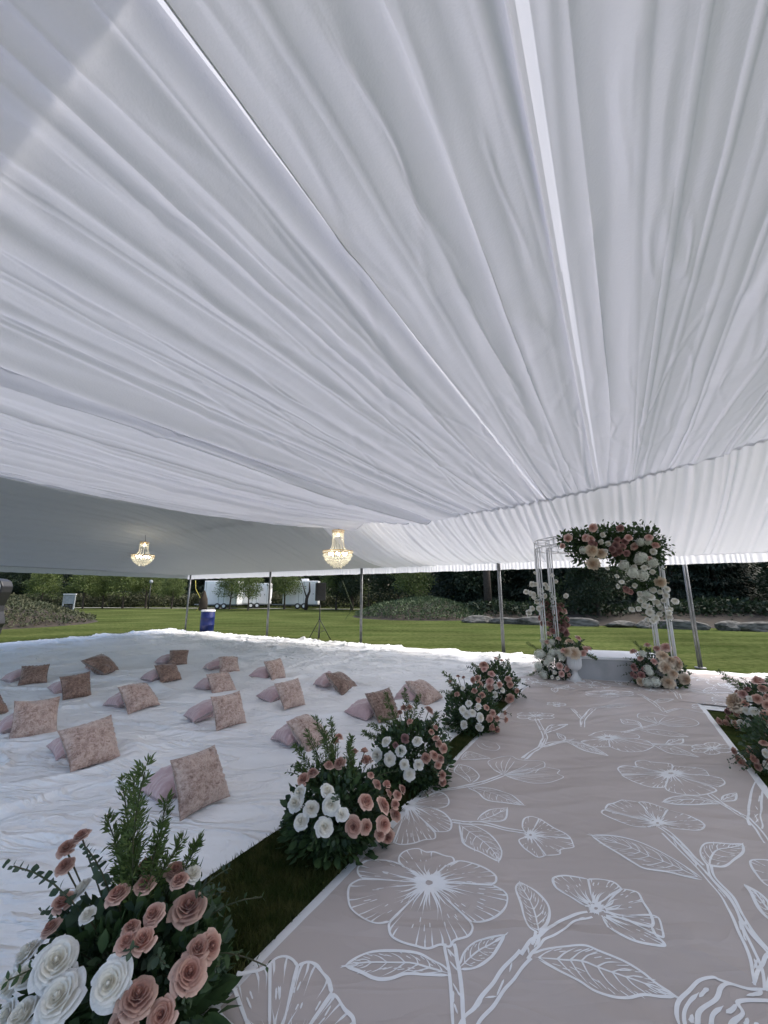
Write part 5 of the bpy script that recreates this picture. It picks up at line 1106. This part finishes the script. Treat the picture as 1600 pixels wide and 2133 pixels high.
# ---------------------------------------------------------------- trees
def tree_meshes(seed, h, r_, th, nleaf, ls, m, lean=0, flat=1.0):
    """returns (trunk mesh, crown mesh)"""
    g = np.random.default_rng(seed); b = MB(); lx = lean * th
    b.tube([(0, 0, -.05), (lx * .4, 0, th * .5), (lx, 0, th), (lx * 1.2, .05, th + (h - th) * .5), (lx * 1.3, 0, h * .92)], [.16 * h / 6, .12 * h / 6, .10 * h / 6, .06 * h / 6, .015], 9, False)
    lobes = []
    for k in range(11):
        a = k * 2.4; zz = th + (h - th) * (k + .6) / 11; rr_ = r_ * (1 - .45 * ((k + .5) / 11)) * g.uniform(.45, .75)
        e = np.array([lx + rr_ * math.cos(a), rr_ * math.sin(a), zz + .25]); b.tube([(lx, 0, max(th * .8, zz - .8)), (lx + rr_ * .5 * math.cos(a), rr_ * .5 * math.sin(a), zz - .2), e], [.05 * h / 6, .035 * h / 6, .01], 6, False); lobes.append((e, r_ * g.uniform(.38, .6)))
    trunk = b
    li = g.integers(0, len(lobes), nleaf); d_ = g.normal(size=(nleaf, 3)); d_ /= np.linalg.norm(d_, axis=1, keepdims=True)
    cen = np.array([l[0] for l in lobes])[li]; rad = np.array([l[1] for l in lobes])[li]
    lump = 1 + .35 * vn(d_[:, 0] * 3 + li, d_[:, 1] * 3 + d_[:, 2] * 2.2)
    p = cen + d_ * (rad * lump * g.random(nleaf) ** .4)[:, None] * np.array([1, 1, .75 * flat])
    v, f = scatter(SIMP_V, SIMP_T, p, frames(d_ + g.normal(0, .8, p.shape), g.random(nleaf) * 6.3), ls * (.6 + .8 * g.random(nleaf)))
    return trunk, v, f
def conifer_meshes(seed, h, r_, nleaf, ls):
    g = np.random.default_rng(seed); b = MB(); b.tube([(0, 0, -.05), (0, 0, h * .5), (0, 0, h * .98)], [.16, .10, .02], 8, False)
    t = g.random(nleaf) ** 1.25; z0 = .12 * h; zz = z0 + (h - z0) * t; rmax = r_ * (1 - t) ** .8 + .1; a = g.random(nleaf) * 6.283
    tier = .65 + .35 * np.abs(np.sin(zz * 3.2 + 2 * vn(a * 1.3, zz * 0, seed))); rr_ = rmax * tier * (.35 + .65 * g.random(nleaf) ** .5) * (1 + .25 * vn(a * 2, zz * 1.5, seed + 1))
    p = np.stack([rr_ * np.cos(a), rr_ * np.sin(a), zz - .28 * rr_], -1)
    d_ = np.stack([np.cos(a), np.sin(a), np.full(nleaf, -.45)], -1) + g.normal(0, .35, (nleaf, 3))
    v, f = scatter(SIMP_V, SIMP_T, p, frames(d_, g.normal(0, .5, nleaf)), np.stack([ls * .9 * (.6 + .8 * g.random(nleaf)), ls * 1.3 * (.6 + .8 * g.random(nleaf)), np.full(nleaf, ls)], -1))
    return b, v, f
def plant(protos, name, i, x, y, s, rz, label, cat, group, m):
    tr_, (v, f) = protos[i]; t = empty(name, (x, y, 0), label=label, cat=cat, group=group); t.rotation_euler = (0, 0, rz); t.scale = (s, s, s)
    for nm, me in (('trunk', tr_), ('crown', v)):
        o_ = bpy.data.objects.new(nm, me); C.objects.link(o_); o_.parent = t
    return t
def bake(pr, m):
    b, v, f = pr; o1 = b.build('trunk', M['bark'], None, True); o2 = mk('crown', v, f, m, smooth=False); r_ = (o1.data, (o2.data, None)); bpy.data.objects.remove(o1); bpy.data.objects.remove(o2); return r_
SM = [bake(tree_meshes(s, 4.6, 2.1, 1.7, 6500, .17, M['crown'], ln, .9), M['crown']) for s, ln in ((1, .05), (2, -.06), (3, .1))]
DK = [bake(tree_meshes(s, 9, 3.6, 1.6, 15000, .27, None, 0), M['crown_dark']) for s in (11, 12)]
CO = [bake(conifer_meshes(s, 10.5, 2.7, 14000, .26), M['needle']) for s in (21, 22, 23)]
gt_ = random.Random(4)
lawn_trees = [(81, 1269, 'dark small tree nearest the planting mound'), (172, 1268, 'small green tree right of the framed board'), (213, 1267, 'slim tree second right of the framed board'), (255, 1267, 'small bushy tree between the board and the first pole'),
              (303, 1266, 'thin tree beside the far lamp post'), (357, 1267, 'small yellow green tree just left of the first pole'), (478, 1269, 'small tree in front of the leftmost white trailer'), (517, 1271, 'low yellow green tree between the two left trailers'),
              (592, 1269, 'dark tree between the trailers'), (700, 1270, 'tree just right of the loudspeaker'), (735, 1268, 'dark tree left of the middle tent pole'), (858, 1262, 'small spreading tree on the right planting bed')]
for i, (px, py, lb) in enumerate(lawn_trees):
    g_ = G(px, py); s = gt_.uniform(.85, 1.1); s = .78 if px in (517, 357) else s
    if px == 858: g_ = np.array([2.4, 34, 0]); s = .95
    plant(SM, 'lawn_tree', i % 3, g_[0], g_[1], s, gt_.uniform(0, 6), lb, 'tree', 'small trees along the far lawn', None)
b = MB(); g_ = G(637, 1270); b.tube([g_, g_ + (.05, 0, 1.2), g_ + (.35, 0, 2.0), g_ + (.3, 0, 3.0)], [.2, .17, .12, .06], 8); b.tube([g_ + (.05, 0, 1.3), g_ + (-.5, 0, 2.9)], [.1, .04], 6)
tag(b.build('bare_tree', M['bark'], None, True), 'short bare forked tree trunk in front of the trailer with the rooftop unit', 'tree')
# hedge / woods behind
def wood(name, label, pts, n_, h0, h1, dep, ls, m, seed, cat):
    g = np.random.default_rng(seed); P = np.array(pts, float); seg = np.linalg.norm(np.diff(P, axis=0), axis=1); cum = np.concatenate([[0], np.cumsum(seg)]); s = g.random(n_) * cum[-1]
    x = np.interp(s, cum, P[:, 0]); y = np.interp(s, cum, P[:, 1]); top = h0 + (h1 - h0) * (.5 + .5 * fbm(s * .22, s * 0, 3, seed)); z = g.random(n_) ** .8 * top
    y = y + g.normal(0, dep, n_) * (1 + .3 * vn(s * .6, z * .8, seed)) ; x = x + g.normal(0, .3, n_)
    d_ = g.normal(size=(n_, 3)) + np.array([0, -.6, .2]); v, f = scatter(SIMP_V, SIMP_T, np.stack([x, y, z], -1), frames(d_, g.random(n_) * 6.3), ls * (.6 + .9 * g.random(n_)))
    o_ = mk(name, v, f, m, smooth=False); tag(o_, label, cat, kind='stuff'); return o_
wood('far_woods', 'dark far off wood closing the view behind lawn and trailers', [(-95, 66), (-40, 66), (-12, 62), (8, 58), (26, 50), (50, 40), (62, 20)], 52000, 6, 10.5, 2.2, .85, M['crown_dark'], 71, 'woods')
wood('hedge', 'long clipped looking shrub hedge behind the small lawn trees', [(-80, 54.5), (-36, 55), (-20, 53.5), (-4, 52), (8, 50)], 26000, 1.5, 2.0, .6, .3, M['heath'], 72, 'hedge')
wood('undergrowth', 'dark undergrowth below the conifers behind the boulders', [(4, 32), (10, 28.5), (20, 24.5), (34, 19), (42, 12)], 26000, .5, 1.3, 1.0, .26, M['crown_dark'], 73, 'undergrowth')
for i in range(16):
    t_ = i / 15; x = 6 + 34 * t_ + gt_.uniform(-1, 1); y = 37 - 14 * t_ + gt_.uniform(-1.5, 2.5)
    plant(CO, 'conifer', i % 3, x, y, gt_.uniform(.8, 1.15), gt_.uniform(0, 6), 'dark conifer in the dense row behind the low boulder wall', 'tree', 'dark conifers behind the boulder wall', None)
for i, (x, y, lb) in enumerate(((13.5, 25.5, 'dark rounded tree seen through the middle of the flower arch'), (1.5, 42, 'dark broadleaf tree behind the right planting bed'), (-3.5, 44, 'dark broadleaf tree right of the loudspeaker'), (8, 35, 'dark broadleaf tree left of the flower arch'), (26, 24, 'dark broadleaf tree right of the flower arch'), (33, 20, 'dark broadleaf tree at the right picture edge'))):
    plant(DK, 'broadleaf_tree', i % 2, x, y, .62 if i == 0 else gt_.uniform(.8, 1), gt_.uniform(0, 6), lb, 'tree', 'dark broadleaf trees behind the tent', None)
for i in range(13):
    x = -78 + i * 5.2 + gt_.uniform(-1, 1); plant(DK if i % 2 else CO, 'background_tree', i % 2, x, 59 + gt_.uniform(-1, 3), gt_.uniform(.9, 1.15), gt_.uniform(0, 6), 'tall dark tree standing behind the long hedge', 'tree', 'tall trees behind the hedge', None)
q = np.array([7.6, 29.5, 0]); b = MB(); b.tube([q, q + (0, 0, 3), q + (.1, 0, 9)], [.3, .26, .15], 10); tag(b.build('tree_trunk', M['bark'], None, True), 'thick bare trunk behind the tent pole left of the arch', 'tree')
# mounds
def mound(name, cx, cy, rx, ry, h, rz, label, seed, dens=9000):
    n_ = 40; a = np.linspace(-1, 1, n_); X, Y = np.meshgrid(a, a, indexing='ij'); rr_ = np.hypot(X, Y); z = h * np.clip(1 - rr_ ** 2, -.05, 1) ** 1 * (1 + .25 * fbm(X * 2, Y * 2, 3, seed)) - .03
    z = np.where(rr_ < 1, z, -.03); c_, s_ = math.cos(rz), math.sin(rz); v = np.stack([cx + X * rx * c_ - Y * ry * s_, cy + X * rx * s_ + Y * ry * c_, z], -1)
    tag(mk(name, v.reshape(-1, 3), grid(n_, n_), M['soil']), kind='structure')
    g = np.random.default_rng(seed); ang = g.random(dens) * 6.283; r2 = np.sqrt(g.random(dens)) * .98; x = r2 * np.cos(ang); y = r2 * np.sin(ang)
    zz = h * (1 - r2 ** 2) * (1 + .25 * fbm(x * 2, y * 2, 3, seed)) + g.random(dens) * .18 * (1 + .6 * vn(x * 6, y * 6, seed))
    P = np.stack([cx + x * rx * c_ - y * ry * s_, cy + x * rx * s_ + y * ry * c_, zz], -1)
    v, f = scatter(SIMP_V, SIMP_T, P, frames(g.normal(0, .6, (dens, 3)) + np.array([0, 0, .5]), g.random(dens) * 6.3), .16 * (.6 + .8 * g.random(dens)))
    tag(mk('ground_cover', v, f, M['heath'] if seed == 81 else M['leaf_bed'], smooth=False), label, 'ground cover', kind='stuff')
M['leaf_bed'] = mat('leaf_bed', (.035, .06, .025), .7, (.075, .11, .045), 1.2, trans=.2)
mound('planting_mound', -22.5, 23, 5.2, 5.0, 1.15, .35, 'brownish green heath plants covering the mound at left', 81)
mound('planting_bed', 3.2, 32, 5.6, 5.6, 1.15, -.25, 'low green ground cover on the sloping bed behind the middle poles', 82, 14000)
# bank behind rocks
n_ = 50; a = np.linspace(0, 1, n_); X, Y = np.meshgrid(a, np.linspace(0, 1, 14), indexing='ij')
bx = np.interp(X, [0, .35, 1], [5.5, 15, 40]); by = np.interp(X, [0, .35, 1], [25.2, 20.6, 10]); v = np.stack([bx + Y * 4, by + Y * 9, -.03 + .9 * sst(0, .8, Y) + .1 * fbm(bx * .6, Y * 4, 3, 5)], -1)
tag(mk('bank', v.reshape(-1, 3), grid(n_, 14), M['soil']), kind='structure')
# boulders
def boulder(seed):
    bm = bmesh.new(); bmesh.ops.create_icosphere(bm, subdivisions=3, radius=1); g = random.Random(seed); pl = [(Vector((g.gauss(0, 1), g.gauss(0, 1), g.gauss(0, .7))).normalized(), g.uniform(.6, .85)) for _ in range(10)]
    for v_b in bm.verts:
        p = v_b.co
        for n2, d2 in pl:
            k = p.dot(n2)
            if k > d2: p = p - n2 * (k - d2)
        v_b.co = p * (1 + .04 * float(vn(p.x * 3 + seed, p.y * 3 + p.z * 2)))
    me = bpy.data.meshes.new('boulder'); bm.to_mesh(me); bm.free(); me.materials.append(M['rock']); return me
BO = [boulder(s) for s in range(5)]
x = 5.6; i = 0
while x < 36:
    y = float(np.interp(x, [5.6, 15, 40], [24.6, 20.0, 9.6])); L_ = gt_.uniform(.7, 1.3); o_ = bpy.data.objects.new('boulder', BO[i % 5]); C.objects.link(o_)
    o_.location = (x, y, .12); o_.rotation_euler = (0, 0, math.radians(-24) + gt_.uniform(-.2, .2)); o_.scale = (L_, gt_.uniform(.4, .6), gt_.uniform(.2, .34))
    tag(o_, 'grey boulder in the low rock edging at the foot of the dark bank', 'boulder', 'boulders edging the lawn'); x += L_ * 1.45; i += 1
# lamps
for px, lb in ((309, 'thin lamp post among the small lawn trees at left'), (768, 'thin dark lamp post behind the middle tent pole')):
    q = atdepth(px, 1262, 47); q[2] = 0; t = empty('lamp_post', q, label=lb, cat='lamp post')
    b = MB(); b.tube([q, q + (0, 0, 2.9)], [.06, .045], 8); b.build('post', M['black'], t, True)
    b = MB(); b.lathe([(.05, 2.9), (.2, 3.0), (.18, 3.25), (.05, 3.35), (0, 3.36)], q, 12); b.build('lamp_head', M['grey'], t, True)
